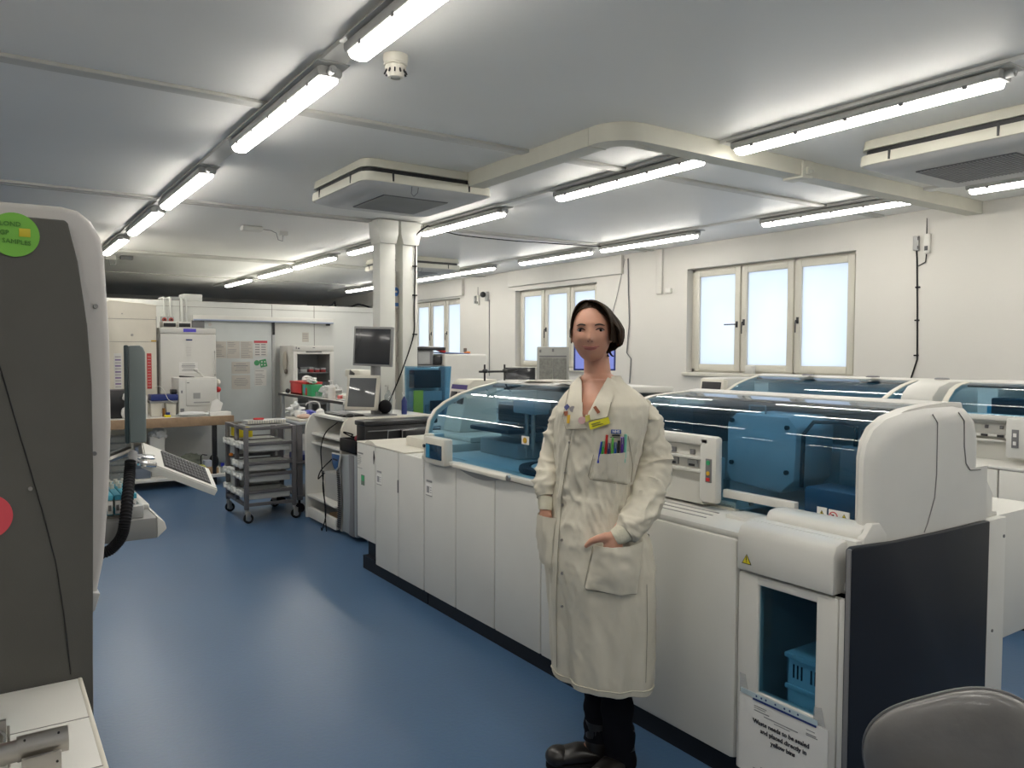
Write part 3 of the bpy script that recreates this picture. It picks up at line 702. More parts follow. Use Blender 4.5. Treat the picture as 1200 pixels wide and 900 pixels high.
# ------------------------------------------------------------------ tall analyser cabinet on the left
G=thing('analyser_cabinet','tall grey and white machine at the left edge with round green and red stickers','analyser cabinet',(-.4,2.6,0))
housing=mat('housing_grey',(.46,.44,.42),.42,bump=.02,bscale=300)
prof=[(-1.1,.02),(.150,.02),(.172,.85),(.178,.945),(.201,1.057),(.213,1.2),(.219,1.342),(.219,1.52)]
prof+=[(.212,1.695),(.205,1.735),(.188,1.768),(.165,1.787),(.135,1.793),(.05,1.792),(-1.1,1.79)]
M().prism(prof,'y',1.83,3.7,.012,3).obj('housing', housing, G)
pan=[(-1.1,.02),(.170,.02),(.174,.85),(.181,1.25),(.181,1.431),(.175,1.55),(.160,1.68),(.144,1.755),(.139,1.761),(-1.1,1.762)]
M().prism(pan,'y',1.80,1.84,.004).obj('side_panel', dgrey, G)
ps=[(-.02,1.56),(.024,1.468),(.055,1.33),(.09,1.177),(.111,1.07),(.123,.964),(.133,.838)]
M().tube([(x,1.7995,z) for x,z in ps],.0014,5).obj('panel_seam', black, G)
for x,z,y in ((.070,1.226,1.797),(.1795,1.592,1.826),(.181,1.282,1.826)):
    if x<.1: M().cyl((x,y,z),(x,1.801,z),.004,n=12).obj('screw', steel, G)
for x,z in ((.193,1.592),(.186,1.285)): M().cyl((x,1.823,z),(x,1.832,z),.0045,n=12).obj('screw', mgrey, G)
M().prism([(.150,.93),(.182,.955),(.192,.99),(.15,1.0)],'y',1.82,1.86,.003).obj('lower_lip', lgrey, G)
m=M()
m.use(0)
def disc(m,cx,cz,r,y,yt,n=40,sx=1,sz=1): return m.prism([(cx+r*sx*cos(2*PI*i/n),cz+r*sz*sin(2*PI*i/n)) for i in range(n)],'y',y,yt)
disc(m,.052,1.724,.0425,1.7975,1.7998)
gs=m.obj('green_sticker', green_st, G)
m=M(); R1=(1,0,0); U1=(0,0,1)
m.text('LOND',.0125,(.046,1.7972,1.744),R1,U1); m.text('GP',.0125,(.036,1.7972,1.727),R1,U1); m.text('SAMPLES',.0125,(.056,1.7972,1.710),(1,0,-.06),U1)
m.obj('handwriting', mat('faint_green_ink',(.06,.20,.02),.6), gs)
m=M().box(.060,.079,1.7965,1.7974,1.721,1.737,.0004); m.obj('yellow_square', mat('sticker_amber',(.50,.42,.02),.5), gs)
m=M(); disc(m,-.004,1.178,.044,1.7975,1.7998); m.obj('red_sticker', red_st, G)

# slim monitor, keyboard and hose on the machine's front
r=thing('monitor','slim dark-grey screen seen edge-on beside the tall grey machine','monitor',(.36,3.0,1.15))
shell=mat('greenish_grey_shell',(.16,.19,.19),.35)
PV=Matrix.Translation((.405,2.98,0))@Matrix.Rotation(-.150,4,'Z')@Matrix.Translation((-.405,-2.98,0))
M().prism([(.412,1.178),(.412,1.517),(.448,1.519),(.460,1.512),(.466,1.495),(.466,1.178)],'y',2.98,3.36,.006,3).xf(PV).obj('back_shell', shell, r)
M().box(.398,.413,2.985,3.355,1.175,1.520,.005).xf(PV).obj('screen_bezel', mat('dark_teal_grey',(.035,.055,.06),.35), r)
M().tube([(.43,3.1,1.19),(.43,3.1,1.14),(.35,3.05,1.12),(.22,3.05,1.12)],.018,10).obj('support_arm', steel, r)
m=M().tube([(.40,2.9,1.135),(.425,2.88,1.12),(.45,2.88,1.113),(.48,2.89,1.108)],.010,8).tube([(.40,2.9,1.155),(.425,2.9,1.142),(.48,2.92,1.128)],.008,8); m.obj('chrome_bracket', chrome, r)
r=thing('keyboard','pale keyboard with grey keys tilted on an arm, sticking out from the tall grey machine','keyboard',(.57,3.0,1.0))
P00=V(.447,2.9,1.118); P10=V(.686,2.9,.998); P01=V(.475,3.15,1.158); P11=V(.714,3.15,1.038)
def bil(u,v): return P00*(1-u)*(1-v)+P10*u*(1-v)+P01*(1-u)*v+P11*u*v
nk=(P10-P00).cross(P01-P00).normalized()
if nk.z<0: nk=-nk
def slab(m,u0,u1,v0,v1,h0,h1):
    a=[bil(u0,v0),bil(u1,v0),bil(u1,v1),bil(u0,v1)]
    m.raw([p+nk*h0 for p in a]+[p+nk*h1 for p in a],[[0,1,2,3],[4,7,6,5],[0,4,5,1],[1,5,6,2],[2,6,7,3],[3,7,4,0]]); return m
slab(M(),0,1,0,1,-.022,0).obj('tray', white, r)
m=slab(M(),.02,.99,.02,.99,0,.004); m.obj('key_bed', white, r)
m=M(); slab(m,.26,.92,.12,.92,.004,.0045)
m.obj('key_well', mat('key_well_grey',(.14,.14,.14),.9,spec=.1), r)
m=M()
for i in range(14):
    for j in range(5):
        u=.27+.046*i; v=.14+.155*j; slab(m,u,u+.038,v,v+.13,.0045,.009)
m.obj('keys', mat('key_grey',(.11,.11,.115),.85,spec=.15), r)
r=thing('corrugated_hose','black corrugated hose curving down beside the tall grey machine','hose',(.36,2.75,.93))
pts=[];rs=[]
ctrl=[(.378,2.72,1.15),(.372,2.70,1.11),(.356,2.62,1.06),(.340,2.56,1.0),(.330,2.55,.955),(.312,2.55,.925),(.28,2.55,.905),(.2,2.55,.90)]
def crom(P,n):
    out=[]; P=[Vector(p) for p in P]; P=[P[0]*2-P[1]]+P+[P[-1]*2-P[-2]]
    for i in range(1,len(P)-2):
        for k in range(n):
            t=k/n; a,b,c,d=P[i-1],P[i],P[i+1],P[i+2]
            out.append(.5*((2*b)+(c-a)*t+(2*a-5*b+4*c-d)*t*t+(3*b-a-3*c+d)*t**3))
    out.append(P[-2]); return out
pp=crom(ctrl,14); m=M().tube(pp,[.0175 if i%2 else .0150 for i in range(len(pp))],14); m.obj('hose', rubber, r)
M().cyl((.388,2.75,1.13),(.396,2.79,1.165),.014,n=14).obj('coupling', mgrey, r)
# rack loading tray with blue racks
r=thing('loading_tray','grey loading tray with a white pointed end, jutting out of the tall grey machine','tray',(.33,2.8,.9))
M().box(.18,.434,2.6,3.1,.918,.983,.004).obj('tray_body', mat('tray_grey',(.22,.22,.215),.5), r)
M().prism([(.434,.918),(.434,.985),(.455,.968),(.462,.944)],'y',2.6,3.1,.003).obj('white_end', white, r)
M().box(.41,.436,2.75,3.1,.983,1.0,.003).obj('white_guide', white, r)
m=M().box(.34,.40,2.62,2.66,.984,1.02,.002); m.obj('end_stop', lgrey, r)
m=M().box(.18,.405,2.66,2.70,.983,.990); m.obj('metal_strip', steel, r)
for k in range(7):
    x=.388-.022*k-.010
    t=thing('sample_rack','x','rack',(x,2.8,.99),'blue sample racks on the loading tray')
    t['label']='blue and white slotted sample rack, %s from the white tray end'%['first','second','third','fourth','fifth','sixth','seventh'][k]
    M().box(x-.0095,x+.0095,2.67,2.95,.99,1.012,.002).obj('base_rail', tealp, t)
    M().box(x-.0095,x+.0095,2.67,2.95,1.036,1.052,.002).obj('top_rail', tealp, t)
    m=M().box(x-.008,x+.008,2.672,2.948,1.012,1.032); m.obj('body', white, t)
    m=M(); m.use(0).box(x-.0078,x+.0078,2.667,2.671,.994,1.034); m.use(1).box(x-.005,x+.003,2.6655,2.6675,1.004,1.022).obj('label', [paper,mgrey], t)
    m=M()
    for j in range(3): M().cyl((x,2.80+j*.05,1.04),(x,2.80+j*.05,1.068),.006,n=8).obj('tube_cap', cream, t)

# ------------------------------------------------------------------ white table and shaft, bottom left
r=thing('machine_table','white panelled table top in the bottom left corner, against the tall grey machine','table',(-.3,1.3,0))
M().box(-1.0,.150,.75,1.795,.80,.83,.006).obj('table_top', white, r)
m=M()
for y in (1.587,1.385,1.0): m.box(-.95,.146,y,y+.002,.8295,.8308)
m.obj('panel_gap', seam, r)
M().box(.144,.153,.75,1.792,.797,.831,.003).obj('edge_strip', cream, r)
M().box(-.95,.10,.8,1.78,.04,.80,.006).obj('cabinet_base', white2, r)
r=thing('shaft_coupling','brushed metal cylinder on a bracket lying on the white table','machine part',(.05,1.40,.83))
def cylx(m,x0,x1,y,z,ra,n=28): return m.cyl((x0,y,z),(x1,y,z),ra,n=n)
cylx(M(),.030,.0995,1.42,.875,.0195).obj('sleeve', steel, r)
m=M(); 
for x in (.040,.086): m.cyl((x,1.409,.8905),(x,1.4075,.8925),.0018,n=8)
m.obj('set_screws', black, r)
cylx(M(),-.10,.031,1.42,.873,.0165).obj('shaft', steel, r)
M().box(.035,.088,1.385,1.392,.831,.872,.001).box(.035,.088,1.385,1.44,.8305,.834,.001).box(.0,.106,1.366,1.372,.8305,.833).obj('mounting_bracket', steel, r)
m=M(); 
for x in (.041,.082): m.cyl((x,1.3835,.842),(x,1.386,.842),.002,n=8)
m.cyl((.082,1.3835,.857),(.082,1.386,.857),.002,n=8); m.obj('bolts', black, r)
r=thing('metal_bracket','upright grey metal plates behind the shaft on the white table','machine part',(.0,1.5,.83))
M().box(.0,.0175,1.47,1.478,.831,.905,.001).obj('plate', steel, r)
M().box(.018,.022,1.46,1.468,.831,.897,.001).obj('plate', steel, r)
M().tube([(-.02,1.52,.84),(.0,1.54,.90),(.002,1.55,.935),(-.012,1.55,.94)],.006,8,flat=.4).obj('lever', mgrey, r)
M().tube([(-.03,1.45,.87),(.0,1.44,.866),(.014,1.45,.872),(.016,1.46,.885),(.0,1.48,.895)],.0025,6).obj('clear_tubing', clearp, r)
r=M().box(-.035,.004,1.60,1.66,.83,.90,.004).top('reagent_bottle', tealp, 'teal container just visible at the far left edge of the white table','container')
r=M().lathe([(.02,0),(.022,.01),(.022,.06),(.012,.07),(.012,.08)],(-.012,1.52,.83),16).top('pale_cup', cream, 'cream plastic cup at the left edge of the white table','cup')

# ------------------------------------------------------------------ grey vinyl chair
ch=thing('office_chair','worn grey vinyl chair back at the bottom right corner','chair',(0,0,0))
vinyl=mat('grey_vinyl',(.14,.135,.13),.30,var=.12,scale=9,bump=.10,bscale=40,coat=.15)
def padfn(sx,sz,th,curve,tp=0):
    def fn(p,d):
        # superellipsoid pad in x (width) / z (height) / y (thickness)
        e=.62
        def sg(v,k): return (abs(v)**k)*(1 if v>=0 else -1)
        r2=math.hypot(d.x,d.z); 
        ux=sg(d.x/max(r2,1e-6),e+.08); uz=sg(d.z/max(r2,1e-6),e+.12); rr=r2**.55
        x=sx*ux*rr; z=sz*uz*rr; w=1-tp*(z/sz*.5+.5)*0.0; y=th*sg(d.y,.75)*(1 if abs(d.y)>.001 else 0)
        x*=1+.08*(1-(z/sz))*.5
        return Vector((x,y+curve*(x*x),z))
    return fn
# pole along y so that the seam runs round the rim
m=M(); nu,nv=64,28
f=padfn(.195,.195,.036,.55)
def gp(u,v):
    ph=2*PI*u; th=PI*v; d=Vector((sin(th)*cos(ph),cos(th),sin(th)*sin(ph))); return f(None,d)
m.grid(gp,nu,nv,cu=True)
TL=RY(-.46); m.v=[TL@v+V(-.015,0,.565) for v in m.v]; m.obj('backrest', vinyl, ch, sharp=80)
m=M()
def piping(u):
    ph=2*PI*u; return f(None,Vector((cos(ph),.0001,sin(ph))))
m.tube([TL@piping(i/64)+V(-.015,.012,.565) for i in range(65)],.004,6,cap=False); m.obj('piping', mat('vinyl_piping',(.10,.10,.105),.4), ch)
m=M(); f2=padfn(.235,.225,.045,0)
def gs_(u,v):
    ph=2*PI*u; th=PI*v; d=Vector((sin(th)*cos(ph),cos(th),sin(th)*sin(ph))); p=f2(None,d); return V(p.x,-.18+p.z,.44+p.y)
m.grid(gs_,48,20,cu=True); m.obj('seat', vinyl, ch, sharp=80)
M().box(-.03,.03,.05,.065,.36,.62,.005).box(-.03,.03,-.15,.065,.36,.375,.004).obj('back_bracket', black, ch)
M().cyl((0,-.18,.10),(0,-.18,.40),.028,n=16).cyl((0,-.18,.06),(0,-.18,.22),.04,n=16).obj('gas_column', black, ch)
for k in range(5):
    a=2*PI*k/5+.3; e=V(.27*cos(a),-.18+.27*sin(a),.085)
    M().tube([(0,-.18,.11),(.15*cos(a),-.18+.15*sin(a),.10),e],[.03,.022,.016],8).obj('leg', black, ch)
    M().cyl((e.x-.02*sin(a),e.y+.02*cos(a),.028),(e.x+.02*sin(a),e.y-.02*cos(a),.028),.028,n=16).cyl((e.x,e.y,.03),(e.x,e.y,.09),.008,n=8).obj('caster', rubber, ch)
ch.location=(1.76,.79,-.0); ch.rotation_euler=(0,0,-1.02)

# ------------------------------------------------------------------ desk with shelves and two monitors
D=thing('shelf_desk','white shelf unit with curved sides carrying two monitors','desk',(2.8,6.4,0))
side=[(2.35,.02),(2.35,.80),(2.36,.86),(2.39,.92),(2.43,.95),(3.25,.95),(3.25,.02)]
for y in (6.72,): M().prism(side,'y',y,y+.03,.004).obj('side_panel', white, D)
side2=[(2.40,.02),(2.40,.80),(2.405,.86),(2.43,.92),(2.47,.955),(3.25,.955),(3.25,.02)]
M().prism(side2,'y',6.02,6.05,.004).obj('side_panel', cream, D)
M().box(2.42,3.25,6.051,6.719,.925,.95,.004).obj('desk_top', white, D)
for z,x0 in ((.76,2.40),(.68,2.40),(.21,2.36)): M().box(x0,2.85,6.051,6.719,z,z+.02,.003).obj('shelf', white, D)
M().box(2.36,2.39,6.051,6.719,.03,.12,.003).obj('kick_board', white, D)
M().box(2.86,2.88,6.051,6.719,.03,.925).obj('back_panel', white2, D)
M().box(2.62,2.85,6.3,6.55,.782,.90,.004).top('black_box', black, 'small black box on the upper shelf inside the white shelf unit','box')
M().box(2.44,2.75,6.1,6.5,.232,.46,.008).top('computer_tower', lgrey, 'pale computer case on the lower shelf of the white shelf unit','computer')
M().box(2.46,2.70,6.15,6.45,.045,.10,.006).top('cardboard_box', card, 'flat brown box at the foot of the white shelf unit','box')
m=M().tube(crom([(2.46,6.25,.90),(2.38,6.3,.82),(2.335,6.3,.70),(2.33,6.28,.55),(2.34,6.25,.3),(2.34,6.22,.08),(2.32,6.15,.01)],8),.005,6)
m.tube(crom([(2.39,6.2,.60),(2.335,6.3,.50),(2.325,6.35,.42),(2.335,6.3,.45),(2.34,6.24,.48)],8),.005,6).tube(crom([(2.34,6.26,.50),(2.33,6.25,.35),(2.335,6.2,.15),(2.31,6.22,.012),(2.33,6.3,.008)],8),.005,6)
m.top('power_cables', rubber, 'black power cables hanging down the front of the white shelf unit','cable')
def monitor(name,label,c,w,h,rz,tilt,bez,scr,cat='monitor',stand=True,base=None,roll=0,bw=.018):
    r=thing(name,label,cat,(0,0,0))
    m=M().box(-w/2,w/2,0,.03,-h/2,h/2,.006); ob=[]
    Rm=Matrix.Rotation(tilt,4,'X')@Matrix.Rotation(roll,4,'Y')
    m.xf(Rm).obj('frame', bez, r)
    M().box(-w/2+bw,w/2-bw,-.003,.002,-h/2+bw,h/2-bw,.001).xf(Rm).obj('screen', scr, r)
    M().box(-w/2*.6,w/2*.6,.03,.06,-h/2*.6,h/2*.6,.012).xf(Rm).obj('back_cover', bez, r)
    if base is not None:
        M().tube([(0,.05,0),(0,.07,-h/2),(0,.08,base+.02)],[.02,.02,.025],8).obj('stand_neck', bez, r)
        M().prism([(.11*cos(2*PI*i/24),.08+.09*sin(2*PI*i/24)) for i in range(24)],'z',base,base+.015,.003).obj('stand_base', bez, r)
    r.location=c; r.rotation_euler=(0,0,rz); return r
frameg=mat('monitor_frame_grey',(.24,.24,.235),.4)
monitor('monitor','upper of two stacked monitors, black screen in a thin grey frame',(2.715,6.10,1.545),.37,.335,-.93,-.04,frameg,mat('dark_grey_screen',(.02,.022,.026),.22,coat=.4),base=None,roll=.03)
lowscr=mat('grey_reflective_screen',(.10,.105,.11),.1,coat=.7)
mo=monitor('monitor','lower of two stacked monitors, beige frame leaning back with a lamp reflected in it',(2.64,6.15,1.155),.30,.30,-.87,-.22,beige,lowscr,base=None,bw=.026)
m=M().box(2.74,2.80,6.12,6.2,.95,1.55,.004).box(2.65,2.92,6.05,6.3,.9505,.965,.004); m.top('monitor_stand', mgrey, 'dark upright stand behind the two stacked monitors','stand')
r=thing('keyboard','black keyboard on the white shelf unit below the monitors','keyboard',(0,0,0))
M().box(-.09,.09,-.22,.22,0,.018,.005).obj('body', black, r)
m=M()
for i in range(5):
    for j in range(14): m.box(-.075+.03*i,-.05+.03*i,-.205+.0295*j,-.18+.0295*j,.018,.024,.002)
m.obj('keys', mgrey, r); r.location=(2.56,6.36,.951)
M().ball((2.51,6.10,.968),(.034,.055,.018),16,10).top('computer_mouse', black, 'black computer mouse at the near edge of the white shelf unit','mouse')
r=thing('desk_speaker','small black round device at the foot of the beige monitor','speaker',(2.80,5.98+.12,.956))
M().lathe([(.055,0),(.06,.01),(.03,.02)],(2.83,6.12,.956),20).obj('base', black, r)
M().ball((2.83,6.10,1.03),(.058,.05,.06),18,12).obj('head', rubber, r)
def pump(x,y,z,h,ra,mt,cap,label,name='pump_bottle'):
    r=thing(name,label,'bottle',(x,y,z))
    M().lathe([(ra*.95,0),(ra,.01),(ra,h*.62),(ra*.55,h*.74),(ra*.3,h*.78),(ra*.3,h*.82)],(x,y,z),18).obj('body', mt, r)
    M().cyl((x,y,z+h*.82),(x,y,z+h*.95),ra*.2,n=8).box(x-ra*.9,x+ra*.3,y-ra*.22,y+ra*.22,z+h*.93,z+h,.003).obj('pump', cap, r); return r
pump(2.93,6.25,.951,.26,.035,clearp,white,'clear pump bottle behind the beige monitor')
r=pump(3.02,6.12,.956,.19,.024,royal,white,'dark blue pump bottle at the foot of the white column')
# black machine (lid) beyond the track modules
r=thing('black_printer','large black printer behind the low white cabinets','printer',(2.6,5.5,0))
M().box(2.36,2.95,5.45,5.62,.70,.945,.018).obj('body', black, r)
M().box(2.35,2.98,5.435,5.63,.935,.975,.012).obj('lid', mat('satin_black',(.018,.018,.02),.3), r)
M().box(2.38,2.85,5.43,5.45,.895,.901).obj('front_ridge', mgrey, r)
m=M().tube([(2.52,5.40,.76),(2.52,5.38,.90),(2.60,5.38,.905),(2.97,5.38,.915),(2.97,5.40,.76)],.005,6).tube([(2.63,5.37,.78),(2.63,5.36,.90),(2.75,5.36,.905)],.005,6).obj('paper_guide', chrome, r)
M().box(2.66,2.97,5.36,5.45,.78,.90,.012).obj('output_tray', mat('satin_black',(.018,.018,.02),.3), r)
M().box(2.44,2.93,5.46,5.60,.02,.70,.006).obj('pedestal', mgrey, r)
# air purifier with black box on top
r=thing('air_purifier','grey floor-standing air purifier with a blue badge and curved black side vent','air purifier',(2.6,5.85,0))
sg=mat('silver_grey_plastic',(.30,.32,.33),.35)
M().prism([(5.66,.04),(5.66,.68),(5.70,.695),(6.0,.665),(6.01,.62),(5.965,.45),(5.945,.3),(5.95,.15),(5.97,.04)],'x',2.38,2.72,.012).obj('body', sg, r)
M().prism([(5.70,.04),(5.70,.69),(5.80,.685),(5.79,.5),(5.775,.3),(5.80,.04)],'x',2.372,2.39,.006).obj('front_rib', mgrey, r)
SH=Matrix.Translation((0,.06,0))
m=M().prism([(6.0,.665),(6.01,.62),(5.965,.45),(5.945,.3),(5.95,.15),(5.97,.05),(5.91,.05),(5.885,.3),(5.90,.45),(5.92,.56)],'x',2.365,2.378,.004); m.xf(SH).obj('vent_panel', mgrey, r)
m=M()
for k in range(26):
    z=.07+.0175*k; yc=5.945+.06*((z-.28)/.3)**2*.6; m.box(2.358,2.368,yc-.055,yc-.005,z,z+.009)
m.xf(SH).obj('vent_slots', black, r)
m=M().prism([(6.04,.672),(6.03,.58),(5.985,.535),(5.955,.53),(5.90,.56),(5.855,.675)],'x',2.35,2.362,.003).xf(SH).obj('badge_rim', white, r)
M().prism([(6.03,.664),(6.02,.583),(5.982,.543),(5.957,.54),(5.908,.566),(5.867,.666)],'x',2.345,2.352,.002).xf(SH).obj('blue_badge', mat('badge_blue',(.03,.09,.22),.3), r)
M().box(2.3435,2.3455,5.90,6.0,.615,.628).xf(SH).obj('badge_writing', ink, r)
r=thing('black_crate','black open box of cables on the air purifier','box',(2.55,5.85,.69))
m=M().box(2.38,2.70,5.67,5.68,.70,.80,.002).box(2.38,2.70,5.99,6.0,.70,.80,.002).box(2.38,2.39,5.67,6.0,.70,.80,.002).box(2.69,2.70,5.67,6.0,.70,.80,.002).box(2.38,2.70,5.67,6.0,.697,.71,.002); m.obj('box', black, r)
M().ball((2.46,5.76,.81),(.05,.05,.035),12,8).top('red_pouch', mat('dark_red_cloth',(.20,.02,.03),.7), 'dark red pouch in the black box on the air purifier','pouch')
m=M().tube(crom([(2.5,5.95,.79),(2.42,5.96,.83),(2.39,5.93,.85),(2.45,5.9,.83),(2.42,5.85,.82),(2.5,5.84,.81)],8),.006,6); m.top('cable_bundle', rubber,'tangled black cable in the black box','cable')
# ------------------------------------------------------------------ white columns and what hangs on them
for x,lab,cab in ((3.285,'left-hand white square column carrying the ceiling',0),(3.53,'right-hand white square column with a black cable clipped to it',1)):
    r=thing('column',lab,'column',(x,7.1,0)); w=.083
    M().box(x-w,x+w,7.1-w,7.1+w,0,H-.16,.006).obj('shaft', colm, r)
    M().prism([(x-w,2.56),(x-w-.025,2.66),(x-w-.03,H-.012),(x+w+.03,H-.012),(x+w+.025,2.66),(x+w,2.56)],'y',7.0-.008,7.21,.004).obj('capital', colm, r)
m=M().tube(crom([(3.72,7.0,H-.03),(3.62,6.99,H-.10),(3.585,7.0,H-.18),(3.58,7.005,2.3),(3.57,7.005,1.9),(3.56,7.005,1.66),(3.40,6.95,1.3),(3.22,6.9,.96)],8),.0065,6)
m.tube(crom([(3.72,7.0,H-.03),(3.9,7.1,H-.035),(4.3,7.35,H-.03),(4.9,7.25,H-.05),(5.4,7.3,H-.03),(6.1,7.1,H-.04)],8),.0055,6)
for z in (1.67,2.06,2.35): m.box(3.555,3.60,6.995,7.017,z,z+.012)
m.top('ceiling_cable', rubber, 'black cable running down the right-hand column and along the ceiling','cable')
m=M(); m.use(0).box(3.385,3.445,7.10,7.104,1.93,2.16,.001); m.use(1).prism([(3.415+.030*cos(2*PI*i/20),2.10+.045*sin(2*PI*i/20)) for i in range(20)],'y',7.096,7.101); m.box(3.388,3.442,7.098,7.101,1.955,1.99); m.use(0).cyl((3.415,7.094,2.10),(3.415,7.097,2.10),.012,n=12)
m.top('safety_sign',[agedpaper,mat('sign_blue',(.02,.13,.40),.4)],'blue and white round-symbol sign between the two white columns','sign')
m=M()
for z in (1.2,1.45,1.70): m.box(3.38,3.44,7.11,7.15,z,z+.19,.004)
m.box(3.385,3.435,7.13,7.16,1.2,2.3); m.top('leaflet_rack', agedpaper, 'stack of pale leaflet holders between the two white columns','leaflet holder')

# ------------------------------------------------------------------ trolley
T2=thing('trolley','grey steel tray trolley on castors with a tube rack on top','trolley',(2.05,7.1,0))
x0,x1,ya,yb=1.86,2.28,6.84,7.46; pw=.018
for (x,y) in ((x0,ya),(x1,ya),(x0,yb),(x1,yb),(x0,7.14)): M().box(x-pw,x+pw,y-pw,y+pw,.12 if y!=7.14 else .16,.84,.003).obj('post', gsteel, T2)
for z in (.16,.825):
    for q in ((x0,x1,ya-.014,ya+.014),(x0,x1,yb-.014,yb+.014),(x0-.014,x0+.014,ya,yb),(x1-.014,x1+.014,ya,yb)): M().box(*q,z-.014,z+.014,.002).obj('frame_rail', gsteel, T2)
levels=(.62,.45,.35,.20)
for z in levels:
    for q in ((ya-.016,ya-.001),(7.13,7.145),(yb,yb+.016)): M().box(x0,x1,*q,z+.055,z+.085,.002).obj('tray_runner', gsteel, T2)
for (x,y) in ((x0,ya),(x1,ya),(x0,yb),(x1,yb)):
    c=M().cyl((x,y,.09),(x,y,.125),.014,n=12).box(x-.012,x+.03,y-.019,y-.015,.03,.10,.002).box(x-.012,x+.03,y+.015,y+.019,.03,.10,.002).obj('castor_fork', steel, T2)
    M().cyl((x+.015,y-.013,.042),(x+.015,y+.013,.042),.042,n=24).obj('castor_wheel', rubber, T2)
    M().cyl((x+.015,y-.016,.042),(x+.015,y+.016,.042),.022,n=16).obj('wheel_hub', lgrey, T2)
traym=mat('tray_white',(.55,.56,.54),.45)
def open_box(m,x0,x1,y0,y1,z0,z1,t=.006):
    m.box(x0,x1,y0,y1,z0,z0+t,.002).box(x0,x0+t,y0,y1,z0,z1,.002).box(x1-t,x1,y0,y1,z0,z1,.002).box(x0,x1,y0,y0+t,z0,z1,.002).box(x0,x1,y1-t,y1,z0,z1,.002); return m
nm={0:'top',1:'second',2:'third',3:'lowest'}
for k,z in enumerate(levels):
    for col,(a,b) in enumerate(((ya+.02,7.12),(7.16,yb-.02))):
        if col==1 and k==1: continue
        h=.075 if col==0 else (.12 if k==0 else .17 if k==2 else .09)
        r=thing('tray','x','tray',(x0+.2,(a+b)/2,z),'white trays in the trolley')
        r['label']='shallow white trolley tray in the near bay, %s level'%nm[k] if col==0 else 'deep white trolley tray in the far bay, %s level'%nm[k]
        zz=z-(h-.075)
        open_box(M(),x0+.02,x1-.03,a,b,zz,zz+h).obj('tub', traym, r)
        m=M().box(x0-.03,x0+.02,a-.012,b+.012,zz+h-.006,zz+h+.004,.003)
        for yy in (a-.005,(a+b)/2-.02,b-.035): m.box(x0-.05,x0-.02,yy,yy+.04,zz+h-.045,zz+h+.012,.010)
        m.tube([(x0-.035,a+.01,zz+h),(x0-.04,a+.05,zz+h-.03),(x0-.04,(a+b)/2,zz+h-.02),(x0-.04,b-.05,zz+h-.03),(x0-.035,b-.01,zz+h)],.012,8)
        m.obj('scalloped_handle', traym, r)
r=thing('tube_rack','long grey rack of small tubes lying on top of the trolley','rack',(2.06,6.95,.84))
M().box(1.86,2.26,6.88,7.10,.842,.852,.002).box(1.89,2.23,6.90,7.08,.862,.888,.003).obj('plate', lgrey, r)
m=M()
for i in range(16): m.box(1.895+.0212*i,1.907+.0212*i,6.893,6.9,.862,.89,.001)
m.obj('tubes', cream, r)
M().box(1.97,2.06,6.98,7.02,.889,.905,.006).top('red_clamp', redp, 'small red plastic piece on the tube rack','clip')
for k,(y) in enumerate((7.2,7.34)): 
    M().box(1.885,2.02,y,y+.10,.715,.80,.006).top('yellow_tray', yellowp, ['yellow box','yellow box'][k]+(' under the trolley top, nearer one' if k==0 else ' under the trolley top, farther one'),'box')
M().ball((1.85,7.3,.555),(.02,.02,.016),10,8).top('orange_stopper', mat('orange_plastic',(.7,.2,.02),.5),'small orange cap resting on a far tray of the trolley','cap')
# a second trolley partly behind
T3=thing('trolley','second grey steel trolley, mostly hidden behind the tray trolley','trolley',(2.5,7.4,0))
for (x,y) in ((2.40,7.05),(2.40,7.6),(2.8,7.6),(2.8,7.05)): 
    M().box(x-.025,x+.025,y-.025,y+.025,.12,.82,.003).obj('post', gsteel, T3)
    M().cyl((x,y-.015,.045),(x,y+.015,.045),.045,n=20).cyl((x,y,.06),(x,y,.13),.012,n=8).obj('castor', rubber, T3)
M().box(2.37,2.83,7.02,7.63,.82,.84,.004).obj('top_shelf', alu, T3)
M().box(2.37,2.83,7.02,7.63,.46,.475,.004).obj('middle_shelf', gsteel, T3)
M().box(2.37,2.83,7.02,7.63,.15,.165,.004).obj('lower_shelf', gsteel, T3)
M().box(2.42,2.7,7.1,7.4,.477,.53,.008).top('folder_stack', royal, 'dark blue folders on the middle shelf of the second trolley','folder')
M().box(2.42,2.7,7.1,7.5,.842,.865,.006).top('paper_stack', cream, 'papers lying on the second trolley','paper')
M().ball((2.5,7.2,.885),(.07,.06,.025),12,8).top('wipe_packet', mat('peach_packet',(.60,.42,.34),.6), 'peach-coloured packet on the second trolley','packet')
# ------------------------------------------------------------------ cold room
K=thing('cold_room','white panelled walk-in cold room with a big sliding door at the back','cold room',(2.9,12.,0))
M().box(.55,4.95,10.5,16.0,0,2.135,.006).obj('panel_shell', coldm, K)
m=M()
for x in (3.215,3.80): m.box(x-.003,x+.003,10.497,10.501,.1,2.13)
m.box(2.05,2.056,10.497,10.501,.1,2.13).box(.6,4.9,10.497,10.501,2.06,2.064); m.obj('panel_joint', seam, K)
d=M().box(2.33,3.19,10.44,10.498,.06,1.93,.006).obj('sliding_door', doorm, K)
M().box(3.19,3.235,10.43,10.498,.06,1.90,.004).obj('door_gasket', lgrey, K)
M().box(3.20,3.225,10.40,10.45,1.72,1.90,.004).obj('door_bracket', black, K)
rl=M().prism([(10.39,1.885),(10.39,1.90),(10.40,1.955),(10.498,1.96),(10.498,1.885)],'x',2.19,4.04,.003).obj('door_rail', white, K)
M().box(2.19,4.04,10.385,10.40,1.885,1.905,.003).obj('rail_trim', mat('blue_grey_trim',(.28,.34,.48),.35), rl)
